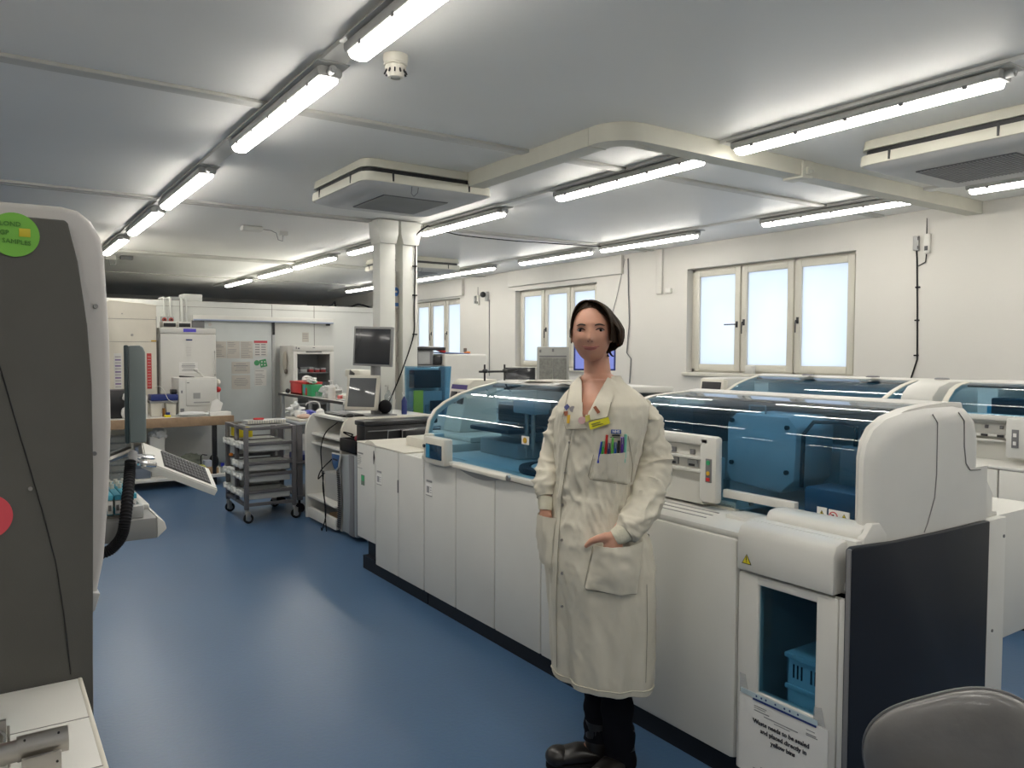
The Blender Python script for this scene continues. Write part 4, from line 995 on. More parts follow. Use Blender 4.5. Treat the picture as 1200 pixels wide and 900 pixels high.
M().box(3.95,4.0,10.41,10.46,1.86,1.886,.004).obj('rail_end_stop', black, K)
M().box(2.19,2.33,10.42,10.498,1.80,1.90,.004).obj('motor_box', mgrey, K)
M().cyl((2.40,10.43,1.84),(2.40,10.44,1.84),.02,n=14).obj('door_stud', steel, d)
def notice(x0,x1,z0,z1,label,style,y=10.44,base=None,cat='notice',name='notice'):
    m=M(); m.use(0).box(x0,x1,y-.003,y-.0005,z0,z1); m.use(1)
    w=x1-x0;h=z1-z0; rnd=random.Random(int(x0*1000+z0*777))
    if style=='text':
        n=int(h/.022)
        for i in range(1,n):
            z=z1-i*h/n; L_=rnd.uniform(.45,.85)*w; 
            if rnd.random()<.85: m.box(x0+.07*w,x0+.07*w+L_,y-.0045,y-.0028,z-.003,z+.004)
    if style=='bold':
        for i,(f,t) in enumerate(((.82,.007),(.66,.012),(.52,.005),(.40,.005),(.26,.008))):
            L_=rnd.uniform(.5,.8)*w; cx=(x0+x1)/2; m.box(cx-L_/2,cx+L_/2,y-.0045,y-.0028,z0+f*h-t/2,z0+f*h+t/2)
    if style=='oval':
        for i in range(6): 
            L_=w*.8*math.sqrt(max(0,1-((i-2.5)/3.2)**2)); cx=(x0+x1)/2; m.box(cx-L_/2,cx+L_/2,y-.0045,y-.0028,z0+(.25+.1*i)*h,z0+(.25+.1*i)*h+.006)
    mats=[base or agedpaper, greyink]
    if style=='table':
        m.use(2).box(x0,x1,y-.004,y-.0028,z1-.03,z1); m.use(1)
        for i in range(5):
            for j in (0,1): m.box(x0+(.08+.46*j)*w,x0+(.42+.46*j)*w,y-.0045,y-.0028,z1-.06-.033*i,z1-.045-.033*i)
        mats.append(red_st)
    return m.top(name,mats,label,cat)
lighter=mat('lighter_paper',(.62,.61,.58),.8)
notice(2.463,2.60,1.41,1.625,'leftmost aged notice in the top row on the cold room door','text')
notice(2.61,2.77,1.405,1.63,'second aged notice from the left, top row on the cold room door','text')
notice(2.78,2.94,1.40,1.63,'third aged notice from the left, top row on the cold room door','text')
notice(2.955,3.13,1.43,1.64,'notice with a red heading on the cold room door','table',base=lighter)
notice(2.665,2.90,1.205,1.36,'aged notice with centred lines, middle of the cold room door','bold')
notice(2.665,2.90,1.0,1.185,'aged notice with an oval text block, low on the cold room door','oval')
notice(2.96,3.115,1.04,1.26,'pale text notice low at the right of the cold room door','text',base=lighter)
notice(3.63,3.72,1.63,1.76,'small grey notice on the cold room wall above the glass-door refrigerator','text',y=10.5)
m=M(); disc(m,2.99,1.345,.036,10.4365,10.4395,28); m.top('round_sticker', mat('sticker_mid_green',(.06,.30,.12),.5),'round green sticker on the cold room door','sticker')
m=M(); m.use(0).box(3.03,3.12,10.436,10.4395,1.29,1.39,rot=RY(-.22)); m.use(1)
for dx,dz in ((-.02,.02),(.02,.02),(-.02,-.02),(.02,-.02)): m.box(3.075+dx-.009,3.075+dx+.009,10.4345,10.4365,1.34+dz-.009,1.34+dz+.009,rot=RY(-.22))
m.top('square_sticker',[mat('sticker_mid_green',(.06,.30,.12),.5),lighter],'tilted square green sticker on the cold room door','sticker')
# pipes, sockets and boxes above the tall refrigerator
for i,(x,r0,zb) in enumerate(((1.865,.014,1.93),(1.935,.014,1.93),(2.07,.015,1.78),(2.125,.010,1.78))):
    m=M().tube([(x,10.478,zb),(x,10.478,2.13),(x,10.49,2.155),(x,10.53,2.165),(x,10.8,2.165)],r0,10); m.top('conduit_pipe', coldm, 'white pipe over the cold room edge, %s from the left'%['first','second','third and thickest','fourth and thinnest'][i],'pipe',group='pipes over the cold room edge')
for i,x in enumerate((1.862,1.94)):
    r=thing('power_socket','red-faced socket above the tall refrigerator, %s one'%['left-hand','right-hand'][i],'socket',(x,10.48,1.85))
    M().box(x-.038,x+.038,10.46,10.499,1.845,1.93,.005).obj('socket_box', lgrey, r); M().lathe([(.027,-.008),(.027,0)],(x,10.46,1.888),20,'y').obj('red_cover', mat('socket_red',(.35,.04,.03),.4), r)
    M().lathe([(.012,-.012),(.012,0)],(x,10.452,1.888),14,'y').obj('dark_centre', black, r)
for i,(a,b) in enumerate(((1.745,1.895),(1.915,2.06))):
    r=thing('controller_box','black-fronted controller box on the tall refrigerator, %s one'%['left-hand','right-hand'][i],'controller',((a+b)/2,10.,1.775))
    M().box(a,b,9.9,10.1,1.776,1.85,.004).obj('casing', white, r); M().box(a+.008,b-.008,9.896,9.902,1.785,1.83,.002).obj('display', black, r)
M().box(2.10,2.33,10.52,10.8,2.136,2.225,.005).top('junction_box', coldm,'white box on top of the cold room above the tall refrigerator','box')
M().box(1.95,2.09,10.56,10.8,2.136,2.185,.005).top('low_box', lgrey,'low grey box on top of the cold room beside a white box','box')
m=M().tube(crom([(4.0,10.7,2.15),(4.15,10.75,2.17),(4.22,10.8,2.22),(4.25,10.8,2.15),(4.45,10.75,2.16),(4.6,10.8,2.2),(4.8,10.8,2.15)],8),.014,6); m.top('loose_cable', rubber,'loose black cables on the roof of the cold room','cable')
# tall refrigerator
F=thing('refrigerator','tall white upright refrigerator behind the wooden-edged bench','refrigerator',(2.04,10.1,0))
M().box(1.70,2.335,9.89,10.44,.04,1.775,.008).obj('body', white2, F)
M().box(1.705,2.333,9.85,9.889,.12,1.70,.010).obj('door', white, F)
M().box(1.705,2.333,9.86,9.889,1.705,1.772,.005).obj('header', white, F)
M().box(1.963,2.107,9.855,9.862,1.725,1.765,.002).obj('blue_display', mat('display_violet',(.05,.04,.30),.3,emit=(.15,.12,.8),es=.12), F)
m=M().box(2.31,2.325,9.82,9.835,1.2,1.5,.004).box(2.31,2.325,9.82,9.86,1.2,1.215,.002).box(2.31,2.325,9.82,9.86,1.485,1.5,.002); m.obj('handle', white, F)
m=M().box(1.99,2.06,9.846,9.85,1.625,1.64).obj('badge', royal, F)
m=M()
for k in range(4): m.box(1.995,2.045,9.847,9.85,1.44+.03*k,1.458+.03*k)
m.obj('faint_emblem', lighter, F)
M().box(1.66,1.70,9.95,10.3,1.62,1.70,.004).obj('side_label', paper, F)
notice(1.905,2.12,1.235,1.365,'white text notice on the tall refrigerator door','bold',y=9.85,base=paper)
# glass-door refrigerator
F=thing('display_refrigerator','white laboratory refrigerator with a glass door and stocked shelves','refrigerator',(3.58,10.2,0))
fx0,fx1,fy0,fy1=3.30,3.85,9.93,10.46
m=M().box(fx0,fx0+.03,fy0,fy1,.05,1.575,.004).box(fx1-.03,fx1,fy0,fy1,.05,1.575,.004).box(fx0+.03,fx1-.03,fy1-.03,fy1-.001,.05,1.574).box(fx0+.03,fx1-.03,fy0+.001,fy1-.03,1.50,1.574).box(fx0+.03,fx1-.03,fy0+.001,fy1-.03,.051,.35); m.obj('body', white, F)
do=M().box(fx0,fx0+.055,fy0-.035,fy0,.35,1.50,.005).box(fx1-.055,fx1,fy0-.035,fy0,.35,1.50,.005).box(fx0+.05,fx1-.05,fy0-.035,fy0,1.465,1.50,.005).box(fx0+.05,fx1-.05,fy0-.035,fy0,.35,.42,.005).obj('door', white, F)
M().box(fx0+.05,fx1-.05,fy0-.02,fy0-.015,.42,1.47).obj('door_glass', cabglass, do)
M().box(fx0,fx1,fy0-.035,fy0,1.505,1.575,.005).obj('header', white, F)
M().box(3.36,3.385,fy0-.039,fy0-.034,1.53,1.548).box(3.335,3.345,fy0-.039,fy0-.034,1.53,1.56).box(3.56,3.59,fy0-.039,fy0-.034,1.545,1.555).box(3.47,3.68,fy0-.04,fy0-.034,1.488,1.503).obj('control_marks', mgrey, F)
M().box(fx0+.03,fx1-.03,fy1-.035,fy1-.029,.35,1.5).obj('inner_lining', mat('fridge_inner',(.5,.52,.53),.5), F)
for z in (.80,1.02,1.21): M().box(fx0+.03,fx1-.03,fy0+.03,fy1-.04,z,z+.012,.002).obj('shelf', lgrey, F)
its=[(3.35,.07,.05,lgrey),(3.43,.10,.07,paper),(3.55,.07,.07,redp),(3.63,.07,.055,redp),(3.71,.08,.06,redp)]
for i,(x,w,h,mt) in enumerate(its):
    r=thing('reagent_tub','x','container',(x+w/2,10.1,1.222),'tubs in the glass-door refrigerator')
    r['label']=['grey tub','large white tub','red-labelled tub, left one,','red-labelled tub, middle one,','red-labelled tub, right one,'][i]+' on the upper shelf of the glass-door refrigerator'
    M().box(x,x+w-.01,10.0,10.12,1.2225,1.2225+h*.6,.006).obj('body', mt, r); M().box(x-.001,x+w-.009,9.999,10.121,1.2225+h*.6,1.2225+h,.006).obj('lid', paper if mt is redp else lgrey, r)
for i,(x,w,h,mt) in enumerate([(3.35,.17,.08,paper),(3.54,.09,.085,cream),(3.65,.07,.06,cream),(3.735,.06,.06,mgrey)]):
    M().box(x,x+w,10.0,10.14,1.0325,1.0325+h,.005).top('reagent_box', mt, ['wide white box','taller cream box','small cream box','small grey box'][i]+' on the middle shelf of the glass-door refrigerator','box')
r=thing('glove_pouch','clear bag with a dark end hanging on the left side of the glass-door refrigerator','bag',(3.28,10.2,1.2))
M().ball((3.283,10.18,1.37),(.018,.09,.13),14,12).obj('bag', mat('beige_bag',(.46,.42,.36),.5), r); M().ball((3.283,10.14,1.235),(.02,.05,.035),10,8).obj('knot', mat('brown_knot',(.14,.11,.09),.6), r)
# tall cream cabinet on the far left
F=thing('tall_cabinet','tall cream machine cabinet with a window and coloured charts at the far left','cabinet',(1.4,10.1,0))
M().prism([(1.08,.03),(1.08,1.95),(1.12,2.04),(1.18,2.075),(1.66,2.03),(1.66,.03)],'y',9.8,10.46,.008).obj('casing', mat('warm_cream_casing',(.62,.58,.49),.45), F)
m=M().box(1.10,1.655,9.797,9.801,1.86,1.864).box(1.10,1.655,9.797,9.801,1.60,1.604).box(1.655,1.66,9.798,9.9,.1,1.9); m.obj('panel_lines', seam, F)
m=M().cyl((1.40,9.79,1.68),(1.40,9.80,1.68),.014,n=14).cyl((1.30,9.79,1.92),(1.30,9.80,1.92),.007,n=10); m.obj('keyhole', steel, F)
M().box(1.60,1.655,9.795,9.80,1.607,1.622).obj('yellow_label', orange_st, F)
for k,(x0_,x1_,mt,nm_) in enumerate(((1.21,1.29,'a','purple and white'),(1.55,1.60,'b','red'))):
    m=M(); m.use(0).box(x0_,x1_,9.795,9.80,1.06,1.47); m.use(1)
    for i in range(11):
        z=1.08+.034*i
        if mt=='a':
            m.use(1 if i%2 else 2).box(x0_+.01,x1_-.01,9.793,9.796,z,z+.018)
        else: m.box(x0_+.008,x1_-.008,9.793,9.796,z+.01,z+.013)
    m.top('wall_chart',[lighter,mat('chart_purple',(.22,.16,.30),.6),mat('chart_grey',(.4,.38,.38),.6)] if mt=='a' else [mat('chart_red',(.50,.06,.06),.6),paper], nm_+' chart on the tall cream cabinet at the far left','chart')
# ------------------------------------------------------------------ wooden-edged bench
Bn=thing('workbench','laboratory bench with thick wooden front edge, white top and low shelf','bench',(1.6,9.3,0))
M().box(.75,2.31,9.0,9.72,.745,.775,.004).obj('bench_top', white, Bn)
M().box(.75,2.315,8.985,9.01,.675,.776,.003).obj('wooden_edge', wood, Bn)
M().box(2.29,2.316,9.01,9.72,.675,.745,.003).obj('wooden_edge', wood, Bn)
M().box(.75,2.30,9.0,9.66,.09,.125,.004).obj('lower_shelf', white, Bn)
for (x,y) in ((.80,9.05),(2.11,9.05),(2.25,9.6),(.80,9.6)): M().box(x-.02,x+.02,y-.02,y+.02,0,.745,.003).obj('leg', black, Bn)
tz=.776
r=thing('benchtop_incubator','white boxy benchtop instrument with a grey square label on the wooden-edged bench','instrument',(1.98,9.35,tz))
M().box(1.775,2.185,9.2,9.6,tz+.02,1.20,.012).obj('body', white, r)
M().box(1.85,2.17,9.188,9.2,tz+.11,1.185,.006).obj('door', white, r)
M().box(1.925,2.0,9.184,9.189,.965,1.03).box(1.93,2.10,9.184,9.189,.915,.93).obj('grey_label', mat('label_grey',(.33,.33,.32),.6), r)
M().box(1.79,1.83,9.196,9.201,.82,.86).box(1.80,1.815,9.196,9.201,1.03,1.06).box(1.86,1.885,9.184,9.189,1.14,1.15).obj('controls', mgrey, r)
M().prism([(1.80,1.205),(1.80,1.225),(1.95,1.21),(1.95,1.205)],'y',9.25,9.3).obj('black_tag', black, r)
M().box(1.78,2.18,9.22,9.58,tz,tz+.02).obj('feet', mgrey, r)
m=M().tube([(1.98,9.3,1.28),(2.02,9.3,1.25),(2.06,9.3,1.205)],.012,8).ball((1.98,9.3,1.285),(.025,.02,.018),10,8); m.top('white_scoop', white,'small white scoop on top of the benchtop instrument','scoop')
for i,(a,b) in enumerate(((1.49,1.605),(1.645,1.755))):
    M().prism([(a+.008,tz),(a,.925),(b,.925),(b-.008,tz)],'y',9.22,9.34,.006).top('plastic_tub', cream, 'cream tub under the blue tray on the bench, %s one'%['left-hand','right-hand'][i],'tub')
M().box(1.48,1.765,9.2,9.38,.926,.952,.003).top('grey_rack', lgrey,'grey rack lying across two cream tubs on the bench','rack')
r=M().box(1.49,1.765,9.18,9.38,.953,1.02,.006).top('blue_tray', royal,'dark blue tray on top of the cream tubs','tray')
M().box(1.70,1.76,9.2,9.3,1.021,1.075,.01).top('black_device', black,'small black device on the dark blue tray','device')
m=M().tube(crom([(1.72,9.19,.93),(1.66,9.17,.97),(1.62,9.17,1.06),(1.58,9.2,1.11),(1.54,9.22,1.10)],8),.004,6); m.top('white_cable', white,'thin white cable looping over the dark blue tray','cable')
M().lathe([(.025,0),(.028,.01),(.028,.22),(.012,.25),(.012,.285)],(1.435,9.25,tz),16).top('tall_bottle', paper,'tall white bottle at the left of the cream tubs','bottle')
M().box(1.61,1.67,9.08,9.15,tz,.80,.004).top('yellow_holder', yellowp,'small yellow holder at the front of the bench','holder')
M().box(1.625,1.665,9.10,9.13,.801,.83,.003).top('dark_stopper', royal,'dark cap standing on the yellow holder','cap')
M().cyl((1.62,9.2,tz),(1.62,9.2,.87),.016,n=12).top('amber_bottle', mat('amber_glass',(.20,.09,.02),.3),'amber bottle between the two cream tubs','bottle')
def lump(c,r,seed,amp=.35):
    return M().ball(c,r,20,14,lambda p,d:p+Vector((d.x*r[0],d.y*r[1],d.z*r[2]))*amp*noise.noise(d*2.5+Vector((seed,0,0))))
lump((1.90,9.10,.80),(.16,.06,.028),3).top('plastic_bag', mat('milky_bag',(.62,.63,.62),.35),'crumpled clear plastic bag at the front of the bench','bag')
r=thing('tissue_box','low white tissue box with a tissue pulled up, right end of the bench','tissue box',(2.2,9.15,tz))
M().box(2.07,2.30,9.05,9.22,tz,.815,.004).obj('box', paper, r)
M().prism([(2.08,.815),(2.11,.93),(2.16,.96),(2.23,.91),(2.20,.815)],'y',9.12,9.14,.004).obj('tissue', paper, r)
r=thing('glove_holder','cream and red bottle-like object behind the tissue box','bottle',(2.245,9.45,tz))
M().cyl((2.245,9.45,tz),(2.245,9.45,1.02),.03,n=14).obj('stem', paper, r)
M().ball((2.245,9.44,1.135),(.038,.035,.04),14,10).obj('cream_top', cream, r); M().ball((2.25,9.44,1.05),(.038,.035,.035),12,8).obj('red_middle', redp, r)
M().box(1.02,1.28,9.2,9.45,tz,1.08,.01).top('black_console', black,'black box half hidden behind the slim monitor on the bench','box')
lump((1.25,9.18,1.0),(.04,.03,.05),5).top('white_tissue', paper,'crumpled white paper in front of the black box, upper one','paper')
lump((1.22,9.13,.835),(.03,.03,.062),8).top('white_tissue', paper,'crumpled white paper in front of the black box, lower one','paper')
# things on the low shelf
sz=.126
for k in range(6): M().box(1.08,1.27,9.1,9.35,sz+.078*k,sz+.072+.078*k,.006).top('storage_box', clearp, 'clear plastic box, %s from the bottom of the stack under the bench'%['first','second','third','fourth','fifth','topmost'][k],'box',group='clear boxes stacked under the bench')
for k in range(3): M().box(1.31,1.46,9.08,9.3,sz+.115*k,sz+.11+.115*k,.006).top('grey_box', mat('blue_grey_box',(.13,.16,.21),.5), 'blue-grey box under the bench, %s of three'%['lowest','middle','topmost'][k],'box',group='blue-grey boxes stacked under the bench')
r=thing('waste_bin','white bin with a bunched white liner under the bench','bin',(1.55,9.25,sz))
M().prism([(1.475,sz),(1.465,.56),(1.62,.56),(1.61,sz)],'y',9.15,9.35,.012).obj('bin', white, r); lump((1.56,9.22,.585),(.09,.09,.06),2,.5).obj('liner', paper, r)
m=M().ball((1.80,9.3,.235),(.06,.06,.055),14,10).box(1.74,1.86,9.22,9.35,sz,.20,.01); m.top('black_camera', black,'rounded black object on the low bench shelf','device')
lump((1.93,9.4,.22),(.16,.08,.10),11,.4).top('clear_bag', mat('grey_green_bag',(.25,.27,.22),.4),'crumpled translucent bag on the low bench shelf','bag')
r=thing('wash_bottle','yellow-green squat bottle with a bent black spout on the low bench shelf','bottle',(1.985,9.12,sz))
M().lathe([(.05,0),(.056,.02),(.056,.07),(.045,.09),(.02,.105)],(1.985,9.12,sz),20).obj('body', mat('yellow_green',(.38,.38,.06),.4), r)
M().tube([(1.985,9.12,.22),(1.985,9.12,.32),(2.0,9.12,.34),(2.05,9.12,.33)],.006,6).obj('spout', black, r)
M().lathe([(.025,0),(.025,.006)],(1.985,9.062,.18),16,'y').obj('label', paper, r)
M().box(2.04,2.16,9.05,9.2,sz,.185,.003).top('cardboard_box', card,'small cardboard box at the right end of the low bench shelf','box')
M().box(2.05,2.13,9.24,9.34,sz,.25,.004).top('white_carton', mat('pale_blue_carton',(.45,.50,.62),.6),'pale blue carton behind the small cardboard box','box')
M().ball((2.20,9.45,.21),(.055,.055,.085),14,10).top('black_bundle', black,'black round bundle at the right end of the low bench shelf','bundle')
for k in range(2):
    r=thing('blue_cap_bottle','clear bottle with a blue cap at the end of the low bench shelf, %s one'%['left-hand','right-hand'][k],'bottle',(2.205+.055*k,9.08,sz),'blue-capped bottles'); x=2.205+.055*k
    M().cyl((x,9.08,sz),(x,9.08,.20),.022,n=12).obj('body', clearp, r); M().cyl((x,9.08,.20),(x,9.08,.235),.02,n=12).obj('cap', bluep, r)

# ------------------------------------------------------------------ standing bench by the column
Bs=thing('workbench','high narrow white bench top on thin legs, in front of the glass-door refrigerator','bench',(3.2,8.3,0))
M().box(2.95,3.6,7.35,9.40,.975,.997,.003).obj('bench_top', white, Bs)
M().box(2.945,2.952,7.35,9.40,.970,.998).obj('dark_edge', black, Bs)
for (x,y) in ((2.99,9.35),(3.55,9.35),(2.99,7.4),(3.55,7.4),(2.99,8.4)): M().box(x-.015,x+.015,y-.015,y+.015,0,.975,.003).obj('leg', lgrey, Bs)
bz=.998
r=thing('tube_rack','red rack frame on the high bench','rack',(3.05,8.9,bz)); open_box(M(),3.0,3.18,8.70,9.10,bz,bz+.13,.02).obj('frame', redp, r); M().box(2.995,3.19,8.55,9.12,bz+.13,bz+.155,.004).obj('top', redp, r)
r=thing('tube_rack','green rack with clear tubes in front of the red rack','rack',(3.02,8.55,bz))
M().box(2.99,3.12,8.36,8.66,bz,bz+.13,.006).obj('frame', greenp, r); M().box(2.985,2.991,8.5,8.55,bz+.01,bz+.09).obj('red_label', redp, r); M().box(2.985,2.991,8.56,8.60,bz+.03,bz+.12).obj('clear_tube', tealp, r)
for k,(x,y,rr) in enumerate(((3.08,8.75,.05),(3.05,8.5,.04))): lump((x,y,bz+.185+(.0 if k==0 else -.01)),(rr,.10,.035),20+k,.5).top('glove_pile', paper, 'crumpled white gloves on the %s rack'%['red','green'][k],'gloves')
M().ball((3.0,9.2,bz+.03),(.03,.03,.03),10,8).top('black_stopper', black,'black stopper at the far end of the high bench','stopper')
lump((3.10,8.05,bz+.07),(.10,.13,.075),31,.5).top('white_bag', mat('milky_bag',(.62,.63,.62),.35),'bunched white plastic bag on the high bench','bag')
M().box(3.0,3.09,8.14,8.28,bz,bz+.06,.004).top('clear_box', clearp,'clear plastic box beside the green rack','box')
pump(3.02,7.83,bz,.20,.04,paper,paper,'white pump bottle on the high bench')
M().box(3.05,3.12,7.68,7.76,bz,bz+.045,.01).top('red_dish', mat('pink_red',(.65,.15,.15),.5),'small red dish beside the white pump bottle','dish')
M().box(3.06,3.13,7.56,7.64,bz,bz+.05,.01).top('cream_dish', cream,'small cream dish right of the red dish on the high bench','dish')
M().box(3.0,3.2,7.40,7.66,bz,bz+.012,.003).top('metal_plate', lgrey,'flat metal plate at the near end of the high bench','plate')
r=thing('benchtop_dispenser','cream stand-mounted instrument with a dark display on the high bench','instrument',(3.25,7.6,bz))
M().box(3.2,3.42,7.72,7.86,bz,bz+.26,.01).obj('column', cream, r)
M().prism([(7.44,1.20),(7.44,1.26),(7.50,1.31),(7.86,1.31),(7.86,1.24),(7.66,1.20)],'x',3.18,3.36,.01).obj('head', cream, r)
M().box(3.172,3.181,7.60,7.72,1.235,1.295,.003,rot=RX(.3)).obj('display', black, r)
M().box(3.19,3.42,7.5,7.86,bz,bz+.03,.006).obj('base', cream, r); M().cyl((3.24,7.53,1.03),(3.24,7.53,1.20),.022,n=12).obj('dark_nozzle', mgrey, r)
# things on the second trolley
tz2=.841
r=thing('wash_bottle','white bottle with a curved spout on the second trolley','bottle',(2.66,7.2,tz2))
M().lathe([(.035,0),(.038,.01),(.038,.09),(.02,.11)],(2.66,7.2,tz2),16).obj('body', paper, r); M().tube(crom([(2.66,7.2,.94),(2.65,7.2,1.0),(2.62,7.25,1.02),(2.58,7.33,1.0),(2.575,7.36,.975)],6),.006,6).obj('spout', paper, r)
lump((2.62,7.36,.885),(.07,.14,.035),41,.6).top('blue_cloth', bluep,'bright blue crumpled bag on the second trolley','bag')
lump((2.52,7.50,.92),(.08,.10,.06),43,.7).top('tangled_tubing', mat('milky_bag',(.62,.63,.62),.35),'tangle of clear tubing on the second trolley','tubing')
M().box(2.45,2.52,7.18,7.32,tz2+.026,.93,.004).top('white_carton', paper,'white carton in front of the bright blue bag','box')

# ------------------------------------------------------------------ blue-tinted unit and far machines
r=thing('blue_tinted_unit','analyser part with a tapering blue see-through cover behind the white columns','instrument',(3.6,6.65,0))
M().box(3.28,3.66,6.44,6.64,.0,.90,.006).obj('base_cabinet', white2, r)
M().strip([(6.40,1.36),(6.46,.90)],'x',3.27,3.65,.005).obj('blue_cover', blueglass, r)
M().prism([(6.40,1.36),(6.40,1.367),(6.62,1.367),(6.62,1.36)],'x',3.27,3.65).obj('blue_cover_top', blueglass, r)
for x in (3.645,3.27): M().prism([(6.405,1.36),(6.46,.905),(6.61,.905),(6.62,1.36)],'x',x,x+.005).obj('blue_cover_side', blueglass, r)
M().box(3.31,3.60,6.50,6.61,1.16,1.33,.01).obj('inner_module', navy, r)
M().box(3.285,3.63,6.61,6.63,.905,1.35,.004).obj('inner_back', white, r)
M().box(3.30,3.62,6.52,6.60,.91,1.13,.01).obj('inner_tray', lgrey, r)
M().box(3.48,3.62,6.49,6.51,.94,1.04,.006).obj('inner_module', navy, r)
M().box(3.30,3.40,6.485,6.50,.905,1.14,.004).obj('yellow_panel', mat('olive_yellow',(.85,.70,.04),.5), r)
M().cyl((3.44,6.50,.905),(3.44,6.50,1.0),.015,n=12).obj('bottle', clearp, r)
r=thing('large_instrument','large white rounded instrument below the farthest window','instrument',(4.9,8.8,0))
M().box(4.76,5.39,8.5,9.2,.02,1.475,.03,3).obj('main_body', white, r); M().box(4.22,4.755,8.5,9.2,.02,1.335,.01).obj('side_body', mgrey, r)
r=thing('printer','dark grey printer with an open tray on the large white instrument','printer',(4.5,8.8,1.335))
M().box(4.36,4.62,8.55,8.95,1.337,1.52,.012).obj('body', mgrey, r); M().box(4.32,4.78,8.52,8.98,1.52,1.56,.010).obj('lid', black, r); M().box(4.41,4.57,8.545,8.552,1.35,1.50,.004).obj('tray_opening', lgrey, r); M().box(4.625,4.75,8.56,8.95,1.337,1.45,.012).obj('black_side', black, r)
M().box(4.35,4.75,8.6,8.95,1.561,1.572,.002,rot=RY(.02)).top('paper_stack', paper,'loose white papers on the dark grey printer','paper')
M().box(4.78,5.15,8.55,8.85,1.478,1.492,.002,rot=RY(.04)).top('blue_folder', mat('blue_folder',(.12,.17,.36),.4),'thin blue folder on top of the large white instrument','folder')
M().box(4.70,4.80,8.55,8.62,1.50,1.53,.004,rot=RY(.3)).top('red_tag', redp,'small red tag beside the dark grey printer','tag')
r=thing('desk_ornament','tiny orange and brown object on the large white instrument','ornament',(5.2,8.7,1.476)); M().ball((5.2,8.7,1.495),(.05,.03,.018),12,8).obj('base', mat('orange_plastic',(.7,.2,.02),.5), r); M().cyl((5.17,8.7,1.5),(5.17,8.7,1.55),.02,n=10).obj('top', mat('brown_knot',(.14,.11,.09),.6), r)
# stand with clamps
r=thing('clamp_stand','black twin-post clamp stand on top of the far blue hood','clamp stand',(2.60,3.98,1.33))
M().box(2.48,2.70,3.99,4.015,1.375,1.388,.003).obj('cross_bar', black, r)
for x in (2.515,2.66): M().cyl((x,4.0,1.325),(x,4.0,1.425),.006,n=10).obj('post', black, r); M().ball((x,3.995,1.385),(.02,.016,.014),12,8).obj('clamp_knob', black, r)
M().tube([(2.66,4.0,1.385),(2.71,3.98,1.39),(2.74,3.97,1.395)],[.012,.014,.006],8).obj('clamp_jaw', black, r)
for i,(c_,w,h,rz) in enumerate((((2.76,3.66),.14,.26,.25),((2.70,3.25),.15,.28,-.3))):
    m=M().box(-w,w,-h/2,h/2,0,.004,.001); m.xf(Matrix.Translation((c_[0],c_[1],1.332))@Matrix.Rotation(rz,4,'Z')); m.top('document_sleeve', agedpaper, 'pale document sleeve on the far blue hood, %s one'%['farther','nearer'][i],'paper')
# screens on the back cabinets
wt=.878
def at_view(x,y): return -math.atan2(x,y)
monitor('laptop','small black screen seen from behind the far blue hood',(4.86,7.0,1.225),.33,.22,-.67,-.12,black,mat('dark_grey_screen',(.02,.022,.026),.22,coat=.4),cat='laptop',base=None,bw=.008)
M().box(-.16,.16,-.02,.22,0,.02,.004).xf(Matrix.Translation((4.84,7.0,1.09))@Matrix.Rotation(-.67,4,'Z')).top('laptop_keyboard_base', black,'black laptop base under the small black screen','laptop')
M().box(4.65,5.15,6.85,7.4,.878,1.088,.008).top('instrument_box', white,'low white instrument carrying the black laptop','instrument')
r=thing('computer_tower','old pale grey computer tower with two dark slotted doors','computer',(0,0,0))
M().box(-.165,.165,0,.45,0,.68,.008).obj('case', mat('old_grey_case',(.36,.36,.33),.5), r)
for sx in (-1,1): M().box(sx*.072-.068,sx*.072+.068,-.008,.001,.12,.565,.003).obj('front_door', mat('slotted_grey',(.19,.19,.17),.6,var=.2,scale=40), r)
M().box(-.14,.14,-.004,.001,.575,.59).box(-.14,-.12,-.006,.001,.62,.65).box(-.01,.01,-.008,.001,.63,.66).obj('dark_details', mgrey, r)
r.location=(4.84,6.38,wt); r.rotation_euler=(0,0,-.66)
bl=monitor('monitor','computer monitor with a lit blue screen behind the person\'s head',(5.06,5.98,1.47),.42,.30,-.72,0,royal,bluescreen,base=wt-1.47+.001)
monitor('laptop','laptop with a dark blue rim below the lit blue monitor',(4.86,5.62,1.18),.30,.20,-.72,-.15,royal,mat('grey_lit_screen',(.3,.33,.36),.3),cat='laptop',base=None,bw=.018)
M().box(4.72,5.1,5.45,5.75,wt,1.07,.006).top('document_box', paper,'white box supporting the laptop with the dark blue rim','box')
# ------------------------------------------------------------------ things on the window wall
def wallbox(y,z,lab,mirror=1):
    r=thing('wireless_sensor',lab,'wireless sensor',(7.03,y,z))
    M().box(7.015,7.049,y-.045,y+.005,z-.11,z+.06,.006).obj('transmitter', white, r); M().box(7.012,7.016,y-.035,y-.005,z-.09,z-.05).obj('switch', black, r); M().cyl((7.03,y-.015,z+.06),(7.03,y-.012,z+.20),.006,.003,n=8).obj('antenna', black, r)
    M().box(7.015,7.049,y+.055,y+.105,z-.08,z+.05,.006).obj('plug_adapter', lgrey, r); M().box(7.012,7.016,y+.05,y+.06,z-.07,z-.04).box(7.012,7.016,y+.05,y+.06,z+.01,z+.04).obj('plug_pins', black, r)
    return r
wallbox(3.74,2.52,'white wireless sensor with antenna and plug high on the wall right of the windows')
m=M().tube([(7.042,3.82,2.44),(7.042,3.815,2.36),(7.042,3.80,1.9),(7.042,3.79,1.45),(7.042,3.86,1.22),(7.042,3.9,1.10)],.007,6).tube([(7.042,3.73,2.40),(7.04,3.735,2.33),(7.042,3.80,2.30)],.005,6)
for z in (2.1,1.8,1.48): m.box(7.03,7.049,3.78,3.82,z,z+.014,.002)
